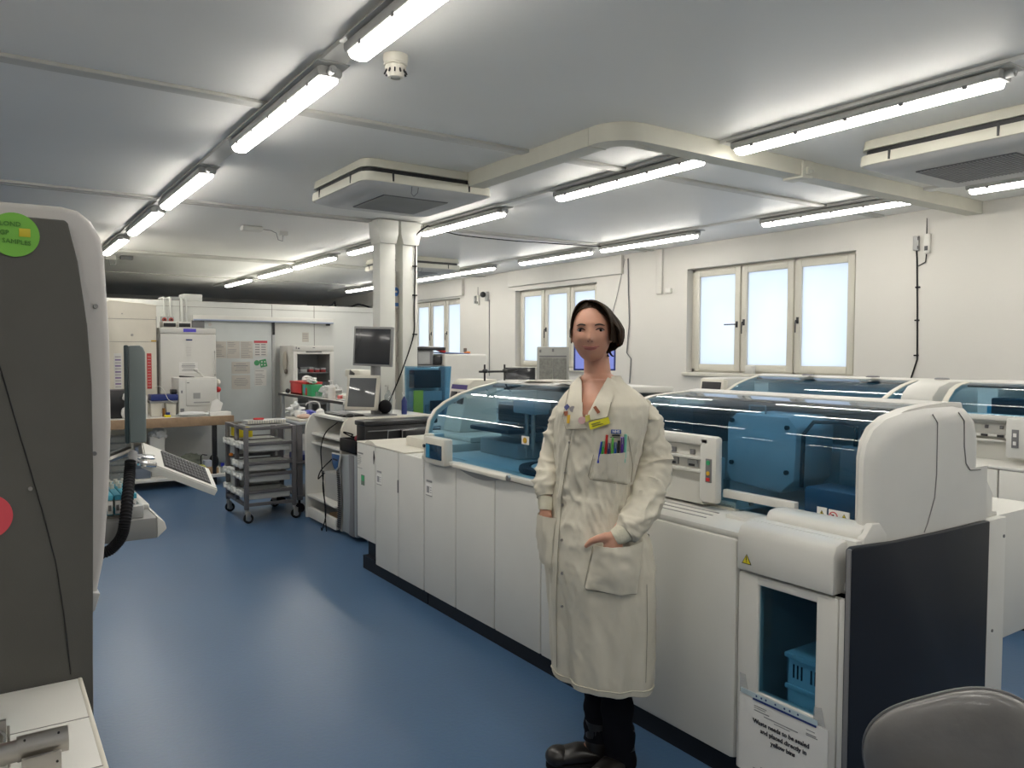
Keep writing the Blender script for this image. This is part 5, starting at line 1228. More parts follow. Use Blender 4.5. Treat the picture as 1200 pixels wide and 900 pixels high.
m.top('sensor_cable', rubber,'black clipped cable running down from the wall sensor right of the windows','cable')
wallbox(11.42,2.42,'white wireless sensor with antenna on the wall between the two farther windows')
r=thing('security_camera','small black camera on a bracket between the two farther windows','camera',(7.0,11.15,2.45)); M().ball((6.97,11.15,2.47),(.05,.05,.05),14,10).obj('dome', black, r); M().box(7.0,7.049,11.08,11.14,2.36,2.52,.006).obj('mount', lgrey, r)
M().tube([(7.042,11.06,2.38),(7.042,11.055,1.1)],.009,6).top('wall_cable', mgrey,'grey cable running down the wall between the two farther windows','cable')
M().tube([(7.04,7.66,2.74),(7.035,7.64,2.3),(7.04,7.62,1.9),(7.035,7.66,1.5),(7.04,7.58,1.42),(7.035,7.6,1.1)],.009,6).top('wall_cable', mgrey,'dark wavy cable running down the wall behind the person','cable')
M().tube([(7.04,7.72,2.74),(7.035,7.85,2.3),(7.035,8.0,1.9)],.004,6).top('thin_wire', mgrey,'thin slanting wire on the wall behind the person','wire')
M().box(7.01,7.049,6.86,6.95,2.24,2.30,.006).top('switch_box', white,'small white switch box on the wall left of the nearest window','switch')
M().box(7.03,7.09,5.62,5.72,1.27,1.36,.006).top('sill_object', white,'small white block standing on the sill of the nearest window','block')
# ------------------------------------------------------------------ person in a lab coat
PS=thing('person','person in a cream laboratory coat, hands in its pockets, dark trousers, short dark hair','person',(0,0,0))
S_=331.
def at(x,y): return (x-705)/S_, 1.5-(y-413)/S_
skin=mat('skin',(.52,.27,.185),.5,var=.05,scale=20,sss=.12)
coatm=mat('coat_cotton',(.575,.54,.445),.75,var=.03,scale=4,bump=.25,bscale=9)
coat2=mat('coat_cuff_rib',(.60,.57,.45),.85,var=.04,scale=30,bump=.2,bscale=120)
TW=math.radians(38); Ld=Vector((cos(TW),-sin(TW))); Fd=Vector((-sin(TW),-cos(TW)))
# z : (left, right) outline in the picture
OUT=[(797,650,767),(775,648,769),(750,647,770),(720,645,770),(690,642,769),(660,640,767),(630,643,762),(605,649,750),(580,653,741),(555,652,742),(530,651,748),(505,650,754),(485,651,758),(472,654,759),(462,661,752),(454,669,741),(447,676,731),(440,679,727)]
KEY=[]
for y,a,b in OUT:
    xl,z=at(a,y); xr,_=at(b,y); KEY.append((z,(xl+xr)/2,(xr-xl)/2))
def key(z):
    if z<=KEY[0][0]: return KEY[0][1:]
    for (z0,c0,h0),(z1,c1,h1) in zip(KEY,KEY[1:]):
        if z<=z1:
            t=(z-z0)/(z1-z0); return c0+(c1-c0)*t, h0+(h1-h0)*t
    return KEY[-1][1:]
ZH,ZT=KEY[0][0],KEY[-1][0]
def coat_pt(th,z,infl=0.):
    cx,hw=key(z); k=.68 if z>1.0 else .72
    a=hw/math.sqrt(cos(TW)**2+k*k*sin(TW)**2); b=a*k
    low=max(0,min(1,(1.02-z)/.6))
    fold=low*(.006*sin(5*th+1.2+2*z)+.005*sin(9*th+3*z)+.003*sin(14*th-4*z))
    fold+=.004*noise.noise(Vector((3*cos(th),3*sin(th),z*7)))*(1.3 if z<1.3 else .4)
    s1=Vector((cos(th)*5+z*6,sin(th)*5-z*5,z*9)); cr=max(0,1-2.6*abs(noise.noise(s1)))
    s2=Vector((cos(th)*6-z*8,sin(th)*6+3,z*8+5)); c2_=max(0,1-3.0*abs(noise.noise(s2)))
    mid=max(0,1-abs(z-1.02)/.34); fold+=(.0065*cr*cr+.005*c2_*c2_)*(.35+.9*mid)*(1 if z<1.3 else .3)
    # diagonal tension folds at the waist
    w=math.exp(-((z-.98)/.10)**2); fold+=w*.0045*sin(30*z+4*th)
    u=(a+fold+infl)*cos(th); v=(b+fold+infl)*sin(th)     # sin>0: front of the body
    cy=.0-.015*max(0,min(1,(1.35-z)/.3))
    p=Ld*u+Fd*v
    return Vector((cx+p.x, cy+p.y, z))
def surf(x,z,off=0.):
    best=None; N_=240; prev=None
    for i in range(N_+1):
        th=2*PI*i/N_; p=coat_pt(th,z)
        if prev is not None and (prev.x-x)*(p.x-x)<=0 and p.x!=prev.x:
            t=(x-prev.x)/(p.x-prev.x); y=prev.y+(p.y-prev.y)*t
            if best is None or y<best: best=y
        prev=p
    if best is None:
        q=min((coat_pt(2*PI*i/90,z) for i in range(90)), key=lambda q:abs(q.x-x)); best=q.y
    return Vector((x,best-off,z))
# coat body with a V opening
VA=(685,489); VL=(677,438); VR=(718,438)
va,vl,vr=at(*VA),at(*VL),at(*VR)
def inV(x,z):
    if z<va[1]: return False
    t=(z-va[1])/(vl[1]-va[1]); return va[0]+(vl[0]-va[0])*t < x < va[0]+(vr[0]-va[0])*t
m=M(); NU,NV=144,150
for j in range(NV+1):
    z=ZH+(ZT-ZH)*j/NV
    for i in range(NU): m.v.append(coat_pt(2*PI*i/NU,z))
for j in range(NV):
    for i in range(NU):
        f=[j*NU+i,j*NU+(i+1)%NU,(j+1)*NU+(i+1)%NU,(j+1)*NU+i]; c=sum((m.v[k] for k in f),Vector())/4
        if c.y<0.0 and inV(c.x,c.z): continue
        m.f.append(f); m.mi.append(0)
# inside of the hem
o=len(m.v)
for j,(dz,inf) in enumerate(((0,0),(-.004,-.006),(.0,-.012),(.12,-.016))):
    for i in range(NU): m.v.append(coat_pt(2*PI*i/NU,ZH,inf)+Vector((0,0,dz)))
for j in range(3):
    for i in range(NU): m.f.append([o+j*NU+i,o+j*NU+(i+1)%NU,o+(j+1)*NU+(i+1)%NU,o+(j+1)*NU+i]); m.mi.append(0)
coat=m.obj('lab_coat', coatm, PS, sharp=70)
def patch(m,c,off=.004,bul=lambda u,v:0.,nu=14,nv=10,back=-.003):
    """cloth patch over the coat between four picture points TL,TR,BR,BL"""
    c=[at(*p) for p in c]; o=len(m.v)
    def q(u,v): 
        a=(c[0][0]*(1-u)+c[1][0]*u, c[0][1]*(1-u)+c[1][1]*u); b=(c[3][0]*(1-u)+c[2][0]*u, c[3][1]*(1-u)+c[2][1]*u)
        return a[0]*(1-v)+b[0]*v, a[1]*(1-v)+b[1]*v
    fs=[]
    for j in range(nv+1):
        for i in range(nu+1):
            x,z=q(i/nu,j/nv); e=back if False else off; m.v.append(surf(x,z,off+bul(i/nu,j/nv)))
    for j in range(nv+1):
        for i in range(nu+1):
            x,z=q(i/nu,j/nv); m.v.append(surf(x,z,back if bul(i/nu,j/nv)==0 else off+bul(i/nu,j/nv)-.003))
    w=nu+1; K=(nu+1)*(nv+1)
    for j in range(nv):
        for i in range(nu):
            a=[j*w+i,j*w+i+1,(j+1)*w+i+1,(j+1)*w+i]; fs.append([o+k for k in a]); fs.append([o+K+k for k in a[::-1]])
    rim=[i for i in range(nu)]+[j*w+nu for j in range(nv)]+[nv*w+nu-i for i in range(nu)]+[(nv-j)*w for j in range(nv)]
    for i in range(len(rim)):
        a,b=rim[i],rim[(i+1)%len(rim)]; fs.append([o+a,o+b,o+K+b,o+K+a])
    m.f+=fs; m.mi+=[m.cur]*len(fs); return m
# placket, hem band, seams
m=M(); pts=[(684,487),(672,500),(662,530),(655,580),(652,640),(650,700),(651,782)]
for (x0_,y0_),(x1_,y1_) in zip(pts[1:],pts[2:]): patch(m,[(x0_,y0_),(x0_+5,y0_),(x1_+5,y1_),(x1_,y1_)],.004,nu=2,nv=10)
m.obj('front_placket', coatm, coat, sharp=60)
m=M(); m.tube([coat_pt(2*PI*i/NU,ZH+.02,.0015) for i in range(NU+1)],.0022,5,cap=False); m.obj('hem_seam', mat('seam_thread',(.50,.47,.38),.9), coat)
def stud(m,x,y):
    X,Z=at(x,y); p=surf(X,Z,.004); n_=Vector((p.x*.6-.0,-1,0)).normalized(); m.cyl(p,p+n_*.004,.0055,.0045,n=12)
for k,(x,y) in enumerate(((669,516),(664,552),(661,590),(661,628),(662,666),(662,706))):
    m=M(); stud(m,x,y); m.obj('snap_button', steel, coat)
# collar lapels
m=M(); patch(m,[(678,441),(682,446),(684,487),(668,452)],.010,nu=6,nv=6)
patch(m,[(668,452),(684,470),(684,494),(661,487)],.011,nu=8,nv=8); patch(m,[(661,487),(684,491),(689,497),(665,501)],.011,nu=8,nv=4); m.obj('collar', coatm, coat, sharp=60)
m=M(); patch(m,[(712,441),(722,446),(716,470),(700,462)],.010,nu=8,nv=8); patch(m,[(700,462),(716,470),(712,484),(687,489)],.011,nu=8,nv=6); m.obj('collar', coatm, coat, sharp=60)
# neckband behind the neck
# seams, and dark lines painting shade along the lapel edges
seam_shade=mat('coat_seam_shade',(.30,.28,.22),.9)
def seam_shade_line(pts,off=.0045,r=.0011):
    P_=[]
    for (a,b_),(c_,d_) in zip(pts,pts[1:]):
        for k in range(8): t=k/8; P_.append(surf(*at(a+(c_-a)*t,b_+(d_-b_)*t),off))
    P_.append(surf(*at(*pts[-1]),off)); M().tube(P_,r,5).obj('seam', seam_shade, coat)
seam_shade_line([(684,487),(672,501),(667,530),(660,580),(657,640),(655,700),(656,782)])
seam_shade_line([(668,452),(661,487),(665,501),(689,498)],.012,.0013)  # lapel shading drawn as dark lines, here and on the next line
seam_shade_line([(716,468),(712,484),(690,490)],.012,.0013)
seam_shade_line([(697,527),(691,552),(693,555),(735,560)],.004)
seam_shade_line([(735,505),(741,540),(738,575)],.003)
seam_shade_line([(697,628),(688,673),(691,677),(745,679)],.004)
seam_shade_line([(757,670),(758,720),(757,780)],.003)
# pockets
sm=lambda u: max(0,sin(PI*u))
m=M(); patch(m,[(701,526),(736,523),(736,558),(694,553)],.005,lambda u,v:.012*sm(u)*(1-v)**.7+.002,nu=16,nv=12); m.obj('chest_pocket', coatm, coat, sharp=60)
m=M(); patch(m,[(699,626),(753,622),(746,678),(689,674)],.006,lambda u,v:.043*sm(u)**.7*(1-.72*v)+.002+.004*max(0,1-3*abs(noise.noise(Vector((u*2.2+v*1.5,v*3.5-u,2.))))),nu=20,nv=16); 
m.obj('hip_pocket', coatm, coat, sharp=60)
lp=M(); c=[]
def leftpocket(u,v):
    th=2.05+.85*u   # around the far side
    z=at(0,606)[1]*(1-v)+at(0,665)[1]*v
    return coat_pt(th,z,.004+.050*sm(u)**.7*(1-.80*v))
lp.grid(leftpocket,16,16); lp.grid(lambda u,v:leftpocket(u,v)*1.0+Vector((.003,0.003,0)),16,16); lp.obj('hip_pocket', coatm, coat, sharp=60)
# sleeves
def sleeve(ctrl,rs,seed,amp=.006,nu=36):
    pp=crom(ctrl,12); n=len(pp); R=[]
    for i in range(n):
        t=i/(n-1)*(len(rs)-1); k=min(len(rs)-2,int(t)); R.append(rs[k]+(rs[k+1]-rs[k])*(t-k))
    m=M(); m.tube(pp,R,nu)
    for i in range(n):
        for j in range(nu):
            v=m.v[i*nu+j]; d=(v-pp[i]); 
            q=Vector((v.x*9+seed+v.z*9,v.y*9,v.z*17-v.x*9)); rg=max(0,1-2.8*abs(noise.noise(q))); q2=Vector((v.x*16-seed,v.y*14,v.z*26+v.x*10)); r2_=max(0,1-3.*abs(noise.noise(q2)))
            w=(rg*rg*1.25+r2_*r2_*.7+noise.noise(q*.7)*.6-.35)*amp*(1 if 4<i<n-2 else .25)
            m.v[i*nu+j]=v+d.normalized()*w
    return m
def P3(x,y,d): X,Z=at(x,y); return Vector((X,d,Z))
w0=surf(*at(721,615),.036)
RA=[P3(741,471,.0),P3(755,487,.0),P3(763,520,.01),P3(766,548,.0),P3(758,575,-.06),P3(744,598,w0.y+.035),P3(731,610,w0.y+.004)]
sleeve(RA,[.038,.052,.053,.062,.060,.050,.036],1.3,.010,56).obj('sleeve', coatm, coat, sharp=70)
M().tube([P3(732,608.5,w0.y+.006),P3(727,612,w0.y+.001),P3(721,615.5,w0.y)],[.034,.033,.028],24).obj('ribbed_cuff', coat2, coat, sharp=70)
w1=coat_pt(2.45,at(0,601)[1],.026)
LA=[P3(668,476,.055),P3(660,492,.075),P3(652,520,.09),P3(645,548,.08),P3(640,570,.04),w1+Vector((.004,.014,.046))]
sleeve(LA,[.036,.048,.047,.046,.044,.038],4.1,.009,48).obj('sleeve', coatm, coat, sharp=70)
M().tube([w1+Vector((.003,.012,.048)),w1+Vector((.001,.006,.026)),w1+Vector((0,0,.002))],[.032,.030,.026],24).obj('ribbed_cuff', coat2, coat, sharp=70)
# ---- body: one continuous surface
b=M()
hx,hz=at(693.5,389); hc=Vector((hx,-.052,hz))
def G2(x,z,cx,cz,sx,sz): return math.exp(-((x-cx)/sx)**2-((z-cz)/sz)**2)
FACE_R=-.05  # slight turn of the face to the left
def jawf(lo): return 1. if lo<=0 else min(1.4,((1-min(.99,lo)**2.6)**(1/2.6))/max(.15,math.sqrt(1-min(.99,lo)**2)))*(1-.26*lo**2.2)
def headfn(p,d):
    x,y,z=d.x*.067,d.y*.090,d.z*.103
    lo=max(0,-d.z); fr=max(0,-d.y)
    x*=jawf(lo)-.03*max(0,d.z)
    y=y*(1-.10*lo) - .004*lo*fr
    if d.y>0 and d.z<0: y*=1-.35*lo
    if fr>.15:
        w=min(1,(fr-.15)/.25); q=0
        q+=.0165*G2(x,z,0,-.026,.0095,.011)+.009*G2(x,z,0,-.010,.0075,.020)+.004*G2(x,z,0,-.033,.016,.008)
        q+=.004*G2(x,z,0,.026,.045,.010)
        q-=.0085*(G2(x,z,-.032,.004,.016,.011)+G2(x,z,.032,.004,.016,.011))
        q+=.0045*(G2(x,z,-.036,-.026,.017,.016)+G2(x,z,.036,-.026,.017,.016))
        q+=.0055*G2(x,z,0,-.055,.022,.008)-.0025*G2(x,z,0,-.066,.02,.005)+.007*G2(x,z,0,-.084,.018,.013)
        q-=.003*(G2(x,z,-.030,-.053,.006,.008)+G2(x,z,.030,-.053,.006,.008))
        y-=q*w
    c_,s_=cos(FACE_R),sin(FACE_R)
    return hc+Vector((x*c_-y*s_*-1, y*c_+x*s_*-1, z)) if False else hc+Vector((x*c_-y*s_, x*s_+y*c_, z))
b.ball((0,0,0),1,96,72,headfn)
def face(x,z,off=0.):
    # point on the face in head coordinates
    best=None
    for k in range(40):
        yy=-.12+.003*k
    dz=z/.103; dx=x/.067/jawf(max(0,-dz)); dy=-math.sqrt(max(.0001,1-dx*dx-dz*dz))
    p=headfn(None,Vector((dx,dy,dz))); return p+Vector((0,-off,0))
for sx in (-1,1): b.ball((hc.x+sx*.068,hc.y+.012,hc.z-.008),(.008,.018,.030),12,10)
nx,nz=at(701,440)
b.tube([Vector((hc.x+.006,.02,hc.z-.03)),Vector((hc.x+.016,.026,hc.z-.09)),Vector((nx,.022,nz-.03)),Vector((nx-.004,.01,nz-.09)),Vector((nx-.01,.0,nz-.16))],[.044,.045,.050,.058,.066],28)
b.ball((nx,.018,ZT-.018),(.066,.058,.034),28,16)
# trapezius and chest
def torso():
    o=len(b.v); n=72; zs=[.62+(ZT-.012-.62)*j/60 for j in range(61)]
    for j,z in enumerate(zs):
        for i in range(n): b.v.append(coat_pt(2*PI*i/n,z,-.011 if z>1.2 else -.02))
    for j in range(60):
        for i in range(n): b.f.append([o+j*n+i,o+j*n+(i+1)%n,o+(j+1)*n+(i+1)%n,o+(j+1)*n+i]); b.mi.append(0)
    b.f.append([o+i for i in range(n)][::-1]); b.mi.append(0); b.f.append([o+60*n+i for i in range(n)]); b.mi.append(0)
torso()
# arms
b.tube([P3(745,478,.0),P3(760,515,.01),P3(765,550,.0),P3(752,582,-.08),w0],[.042,.042,.036,.033,.023],18)
b.tube([P3(665,482,.06),P3(653,520,.09),P3(645,550,.085),P3(638,578,.03),w1],[.036,.036,.033,.030,.022],18)
def hand(b,w,pal,spread,fdir,tdir,tip,sc=1.):
    """w wrist point, pal palm end, fingers along fdir, thumb to tdir"""
    b.tube([w,w*.5+pal*.5,pal],[.021,.024,.022],14,flat=1.0)
    for k,(o,l) in enumerate(((-1.5,.062),(-.5,.072),(.5,.066),(1.5,.050))):
        s0=pal+spread*(o*.0165); p1=s0+fdir*l*.45; p2=p1+(fdir*.9+tip*.35).normalized()*l*.32; p3=p2+(fdir*.7+tip*.7).normalized()*l*.25
        b.tube([s0-fdir*.025,s0,p1,p2,p3],[.0105,.0105,.0092,.0085,.0072],10); b.ball(p3,.0074,8,6)
# near hand: fingers slide into the hip pocket, thumb rests outside along its edge
pal=surf(*at(719,627),.020)
fd=(surf(*at(717,652),.008)-pal).normalized()
hand(b,w0,pal,Vector((.93,0,-.25)).normalized()*.9,fd,None,Vector((.1,.1,-.5)))
b.tube([surf(*at(721,614),.038),surf(*at(711,614.5),.040),surf(*at(702,617),.038),surf(*at(695,621),.032),surf(*at(690,626.5),.022)],[.017,.016,.0130,.0112,.0082],12); b.ball(surf(*at(690,626.5),.022),.0084,10,8)
# far hand
p1=coat_pt(2.45,at(0,612)[1],.018); p1b=coat_pt(2.45,at(0,640)[1],.008)
hand(b,w1,p1,Vector((.5,-.62,0)),(p1b-p1).normalized(),None,Vector((.1,.0,-.5)))
# legs and feet
hipz=.86
LR=[Vector((.075,-.01,.86)),P3(724,780,-.03),P3(727,830,-.035),P3(731,905,-.03)]
LL=[Vector((-.06,.05,.86)),P3(704,785,.05),P3(706,835,.04),P3(706,888,.02)]
b.tube(LR,[.085,.062,.050,.036],20); b.tube(LL,[.085,.062,.050,.036],20)
for leg,dr in ((LR,Vector((-.55,-.83,0))),(LL,Vector((-.96,-.20,0)))):
    a=leg[-1]; a0=Vector((a.x,a.y,.05)); dr=dr.normalized()
    b.tube([a,a0,a0+dr*.06-Vector((0,0,.005)),a0+dr*.15-Vector((0,0,.018))],[.034,.036,.034,.024],14)
me=b.mesh('body_raw', skin, (0,0,0)); tmp=bpy.data.objects.new('tmp',me); C.objects.link(tmp)
md=tmp.modifiers.new('r','REMESH'); md.mode='VOXEL'; md.voxel_size=.0040; md.use_smooth_shade=True
ms=tmp.modifiers.new('s','SMOOTH'); ms.factor=.5; ms.iterations=2
bpy.context.view_layer.update()
bm_=bpy.data.meshes.new_from_object(tmp.evaluated_get(bpy.context.evaluated_depsgraph_get())); bpy.data.objects.remove(tmp)
bm_.name='body'
if not bm_.materials: bm_.materials.append(skin)
bm_.polygons.foreach_set('use_smooth',[True]*len(bm_.polygons))
body=bpy.data.objects.new('body',bm_); C.objects.link(body); body.parent=PS
# ---- face details
lipm=mat('lips',(.42,.15,.13),.4); browm=mat('brow_hair',(.035,.02,.014),.8); eyew=mat('eye_white',(.26,.22,.20),.4); iris=mat('iris_dark',(.008,.006,.005),.6,spec=.15)
for sx in (-1,1):
    c=face(sx*.0325,.004,-.0085); e=M().ball(c,(.0130,.0105,.0070),20,14).obj('eye', eyew, PS)
    M().ball(c+Vector((-.0005,-.0078,-.0003)),(.0070,.0040,.0070),14,10).obj('iris', iris, e)
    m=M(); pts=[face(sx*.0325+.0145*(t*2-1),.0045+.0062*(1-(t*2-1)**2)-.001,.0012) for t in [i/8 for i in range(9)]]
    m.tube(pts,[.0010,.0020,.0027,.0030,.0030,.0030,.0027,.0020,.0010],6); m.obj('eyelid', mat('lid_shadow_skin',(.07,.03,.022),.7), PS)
    m=M(); pts=[face(sx*(.016+.032*t),.0195+.0055*sin(PI*min(1,t*1.15)*.8)-.003*t,.0018) for t in [i/8 for i in range(9)]]
    m.tube(pts,[.0028,.0042,.0048,.0048,.0044,.0038,.0030,.0022,.0012],6,flat=.6); m.obj('eyebrow', browm, PS)
m=M(); n=12
up=[face(-.030+.060*i/n,-.0515-.0035*(1-((i/n)*2-1)**2)+.0015*abs((i/n)*2-1)**2,.0015) for i in range(n+1)]
m.tube(up,[.0006]+[.0018+.0012*sin(PI*i/n) for i in range(1,n)]+[.0006],6)
lo_=[face(-.022+.044*i/n,-.0575-.0040*(1-((i/n)*2-1)**2),.0015) for i in range(n+1)]
m.tube(lo_,[.0006]+[.0018+.0020*sin(PI*i/n) for i in range(1,n)]+[.0006],6); m.obj('lips', lipm, PS)
m=M(); m.tube([face(-.030+.060*i/n,-.0535-.0035*(1-((i/n)*2-1)**2)+.002*abs((i/n)*2-1)**2,.0032) for i in range(n+1)],.0006,5); m.obj('mouth_line', mat('mouth_line_dark',(.14,.04,.035),.6), PS)
m=M()
for sx in (-1,1): m=M().ball(face(sx*.0065,-.0345,.0005),(.0028,.002,.0016),8,6); m.obj('nostril', mat('mouth_line_dark',(.14,.04,.035),.6), PS)
# ---- hair
hairm=mat('dark_hair',(.028,.017,.010),.65,var=.5,scale=40,spec=.14)
HEM=[(-180,-.065),(-130,-.055),(-100,-.030),(-88,-.012),(-80,.018),(-70,.050),(-58,.066),(-40,.076),(-15,.081),(5,.081),(20,.076),(33,.064),(45,.046),(55,.022),(63,-.006),(70,-.032),(84,-.044),(105,-.050),(135,-.075),(160,-.075),(180,-.065)]
def interp(T,x):
    for (a,u),(c_,v) in zip(T,T[1:]):
        if x<=c_: return u+(v-u)*(x-a)/(c_-a)
    return T[-1][1]
def hair(u,v):
    ph=-180+360*u; zh=interp(HEM,ph); inner=v>.5; t=(v*2 if not inner else 2-v*2)
    th_h=math.acos(max(-.95,min(.98,zh/.108))); th=th_h*t**.9; a=math.radians(ph)
    right=max(0,sin(a)); left=max(0,-sin(a))
    rx=.073+right*(.036*min(1,max(0,(th-.5)))*1.0); ry=.098
    flare=1+.05*right*t**3
    k=(.90 if inner else 1.0)
    if not inner: k+=.018*sin(ph*.42+2.2*t)+.008*sin(ph*1.13+1.3)
    x=rx*sin(th)*sin(a)*flare; y=-ry*sin(th)*cos(a); z=.110*cos(th)*(1+.0*right)
    x*=k;y*=k;z*=(.96 if inner else 1)
    c_,s_=cos(FACE_R),sin(FACE_R)
    return hc+Vector((x*c_-y*s_,x*s_+y*c_+.004,z))
m=M().grid(hair,180,60,cu=True)
# long fringe locks swept from the parting to the jaw on the right of the picture
def lock(p0,p1,p2,p3,r0,r1,m):
    n=16; pts=[]; rs=[]
    for i in range(n+1):
        t=i/n; p=p0*(1-t)**3+p1*3*t*(1-t)**2+p2*3*t*t*(1-t)+p3*t**3; pts.append(p); rs.append((r0+(r1-r0)*t)*(.55+.45*sin(PI*min(1,t*1.4+.12)))+.001)
    m.tube(pts,rs,8,flat=.55)
rnd=random.Random(3)
for k in range(26):
    f=k/25; p0=hc+Vector((-.014+.006*f,-.050+.085*f,.104)); 
    end=hc+Vector((.064+.036*f,-.058+.075*f,-.028-.016*f+.006*rnd.uniform(-1,1)))
    lock(p0,hc+Vector((.036+.012*f,-.086+.085*f,.110)),hc+Vector((.080+.028*f,-.082+.085*f,.048)),end,.0070,.0045,m)
for k in range(12):
    f=k/11; p0=hc+Vector((-.014,-.030+.09*f,.106)); end=hc+Vector((-.072,-.022+.06*f,-.010-.03*f))
    lock(p0,hc+Vector((-.060,-.040+.07*f,.108)),hc+Vector((-.076,-.030+.06*f,.045)),end,.0065,.0035,m)
for k in range(8):
    f=k/7; p0=hc+Vector((-.03+.09*f,.075,-.03)); lock(p0,p0+Vector((0,.012,-.02)),p0+Vector((0,.0,-.05)),hc+Vector((-.035+.11*f,.045,-.085)),.009,.004,m)
m.obj('hair', hairm, PS, sharp=60)
# ---- trousers and boots
trm=mat('dark_trousers',(.0045,.005,.008),.9,spec=.1,bump=.1,bscale=30); 
def trouser(leg,s):
    pp=crom(leg,10); n=len(pp); m=M(); R=[.098+(.056-.098)*min(1,i/(n*.55)) for i in range(n)]
    m.tube(pp,R,28)
    for i in range(n):
        for j in range(28):
            v=m.v[i*28+j]; m.v[i*28+j]=v+(v-pp[i]).normalized()*(.004*noise.noise(Vector((v.x*15+s,v.y*15,v.z*20)))+(.003*sin(i*1.3+s) if i>n*.6 else 0))
    return m
LRt=LR[:-1]+[LR[-1]+Vector((0,0,.02))]; LLt=LL[:-1]+[LL[-1]+Vector((0,0,.03))]
tr=trouser(LRt,1.).obj('trouser_leg', trm, PS, sharp=80); trouser(LLt,5.).obj('trouser_leg', trm, PS, sharp=80)
bootm=mat('black_boot_leather',(.012,.010,.009),.35,bump=.1,bscale=50)
for leg,dr in ((LR,Vector((-.55,-.83,0))),(LL,Vector((-.96,-.20,0)))):
    dr=dr.normalized(); a=leg[-1]; sd=Vector((-dr.y,dr.x,0)); m=M()
    def boot(u,v):
        t=v; ph=2*PI*u
        # rings from the top of the shaft down to the ankle and along the foot
        if t<.4:
            k=t/.4; c_=Vector((a.x,a.y,.17-.10*k)); r1=.050+.002*k; return c_+dr*(cos(ph)*r1)+sd*(sin(ph)*r1)
        k=(t-.4)/.6; ang=PI/2*min(1,k*1.6); c_=Vector((a.x,a.y,0))+dr*(.0+.175*max(0,(k-.15)/.85)); h=.085*(1-.55*max(0,k-.2)); wd=.046*(1 if k<.85 else 1-(k-.85)*4)
        nrm=Vector((0,0,1))*sin(ang)+dr*cos(ang)*1.0
        zc=h*.5+.012; return c_+Vector((0,0,zc))+nrm*(cos(ph)*h*.52)+sd*(sin(ph)*wd)
    m.grid(boot,28,26,cu=True); m.ball(Vector((a.x,a.y,.045))-dr*.02,(.05,.05,.045),18,12)
    m.ball(Vector((a.x,a.y,.040))+dr*.15,(.048,.048,.036),18,12)
    bo=m.obj('boot', bootm, PS, sharp=70)
    sm_=M(); pr=[]
    for i in range(28):
        ph=2*PI*i/28; l=cos(ph); w_=sin(ph); q=Vector((a.x,a.y,0))+dr*(.065+.130*l)+sd*(.044*(abs(w_)**.8)*(1 if w_>0 else -1)); pr.append((q.x,q.y))
    sm_.prism(pr,'z',.001,.022,.003).obj('sole', rubber, bo)
# ---- badges, pens and tag
def on(x,y,off=.008): X,Z=at(x,y); return surf(X,Z,off)
def plate(m,c,off,th=.0025,nu=4,nv=2): return patch(m,c,off+th,nu=nu,nv=nv,back=off)
nb=plate(M(),[(691,491),(713,484),(715,491),(693,499)],.014).obj('name_badge', mat('badge_yellow',(.62,.58,.02),.4), coat, 'yellow name badge')
m=M(); plate(m,[(694,492.6),(704,489.4),(704.2,490.2),(694.2,493.4)],.0175,.0008); plate(m,[(694.5,495),(707,491),(707.2,491.7),(694.7,495.7)],.0175,.0008); m.obj('badge_writing', ink, nb)
cols=[mat('badge_navy',(.03,.04,.16),.4),mat('badge_silver',(.40,.38,.40),.3,.5),orange_st,mat('badge_brown',(.30,.10,.05),.4),mat('badge_pink',(.62,.40,.40),.4),mat('badge_olive',(.38,.34,.06),.4)]
for c,k,l in (([(662,476),(666,472),(669,475),(665,480)],0,'navy and white enamel pin'),([(662,481),(667,480),(667,486),(663,486)],3,'orange brown pin'),([(666,485),(670,484),(669,494),(666,494)],2,'figure-shaped amber pin'),([(696,474),(699,472),(704,479),(701,481)],3,'dark red striped pin'),([(687,484),(692,482),(693,488),(688,491)],5,'olive pin')):
    plate(M(),c,.012).obj('lapel_pin', cols[k], coat, l)
for x,y,r0,k,l in ((672.5,477.5,3.6,1,'round silver pin'),(683.5,489,4.2,4,'round pink pin')):
    p=on(x,y,.012); M().cyl(p,p+Vector((0,-.003,0)),r0/S_,n=20).obj('lapel_pin', cols[k], coat, l)
# printed emblem above the chest pocket
em=plate(M(),[(716,498),(727,498),(727,502.5),(716,502.5)],.005,.001).obj('printed_emblem', mat('emblem_blue',(.03,.09,.35),.6), coat)
m=M(); q=on(721.5,500.3,.0075); m.text('NHS',.0125,q,(1,0,0),(.0,0,1),depth=.0004,bold=.0004); m.obj('emblem_letters', paper, em)
m=M(); plate(m,[(717,503.6),(726,503.8),(726,505.4),(717,505.2)],.005,.001); plate(m,[(715,506.4),(727,506.8),(727,507.3),(715,507)],.005,.001); m.obj('printed_lines', ink, coat)
pc=[mat('pen_blue',(.03,.06,.45),.3),mat('pen_green',(.05,.35,.04),.3),mat('pen_red',(.50,.02,.02),.3),mat('pen_navy',(.02,.03,.12),.3),mat('pen_lime',(.12,.45,.08),.3),mat('pen_cobalt',(.02,.10,.40),.3),mat('pen_black',(.02,.02,.02),.3),mat('pen_purple',(.12,.04,.28),.3),mat('pen_mint',(.20,.55,.42),.3)]
xs=[(702,528,706,512),(705.5,529,708,511),(709.5,529,711.5,504),(713,530,714,513),(717,530,718,507),(720.5,530,721,512),(724,529,724.5,510),(728,528,728.5,506),(731.5,527,732,503)]
nmz=['blue','green','red','navy','lime green','cobalt blue','black','purple','mint green']
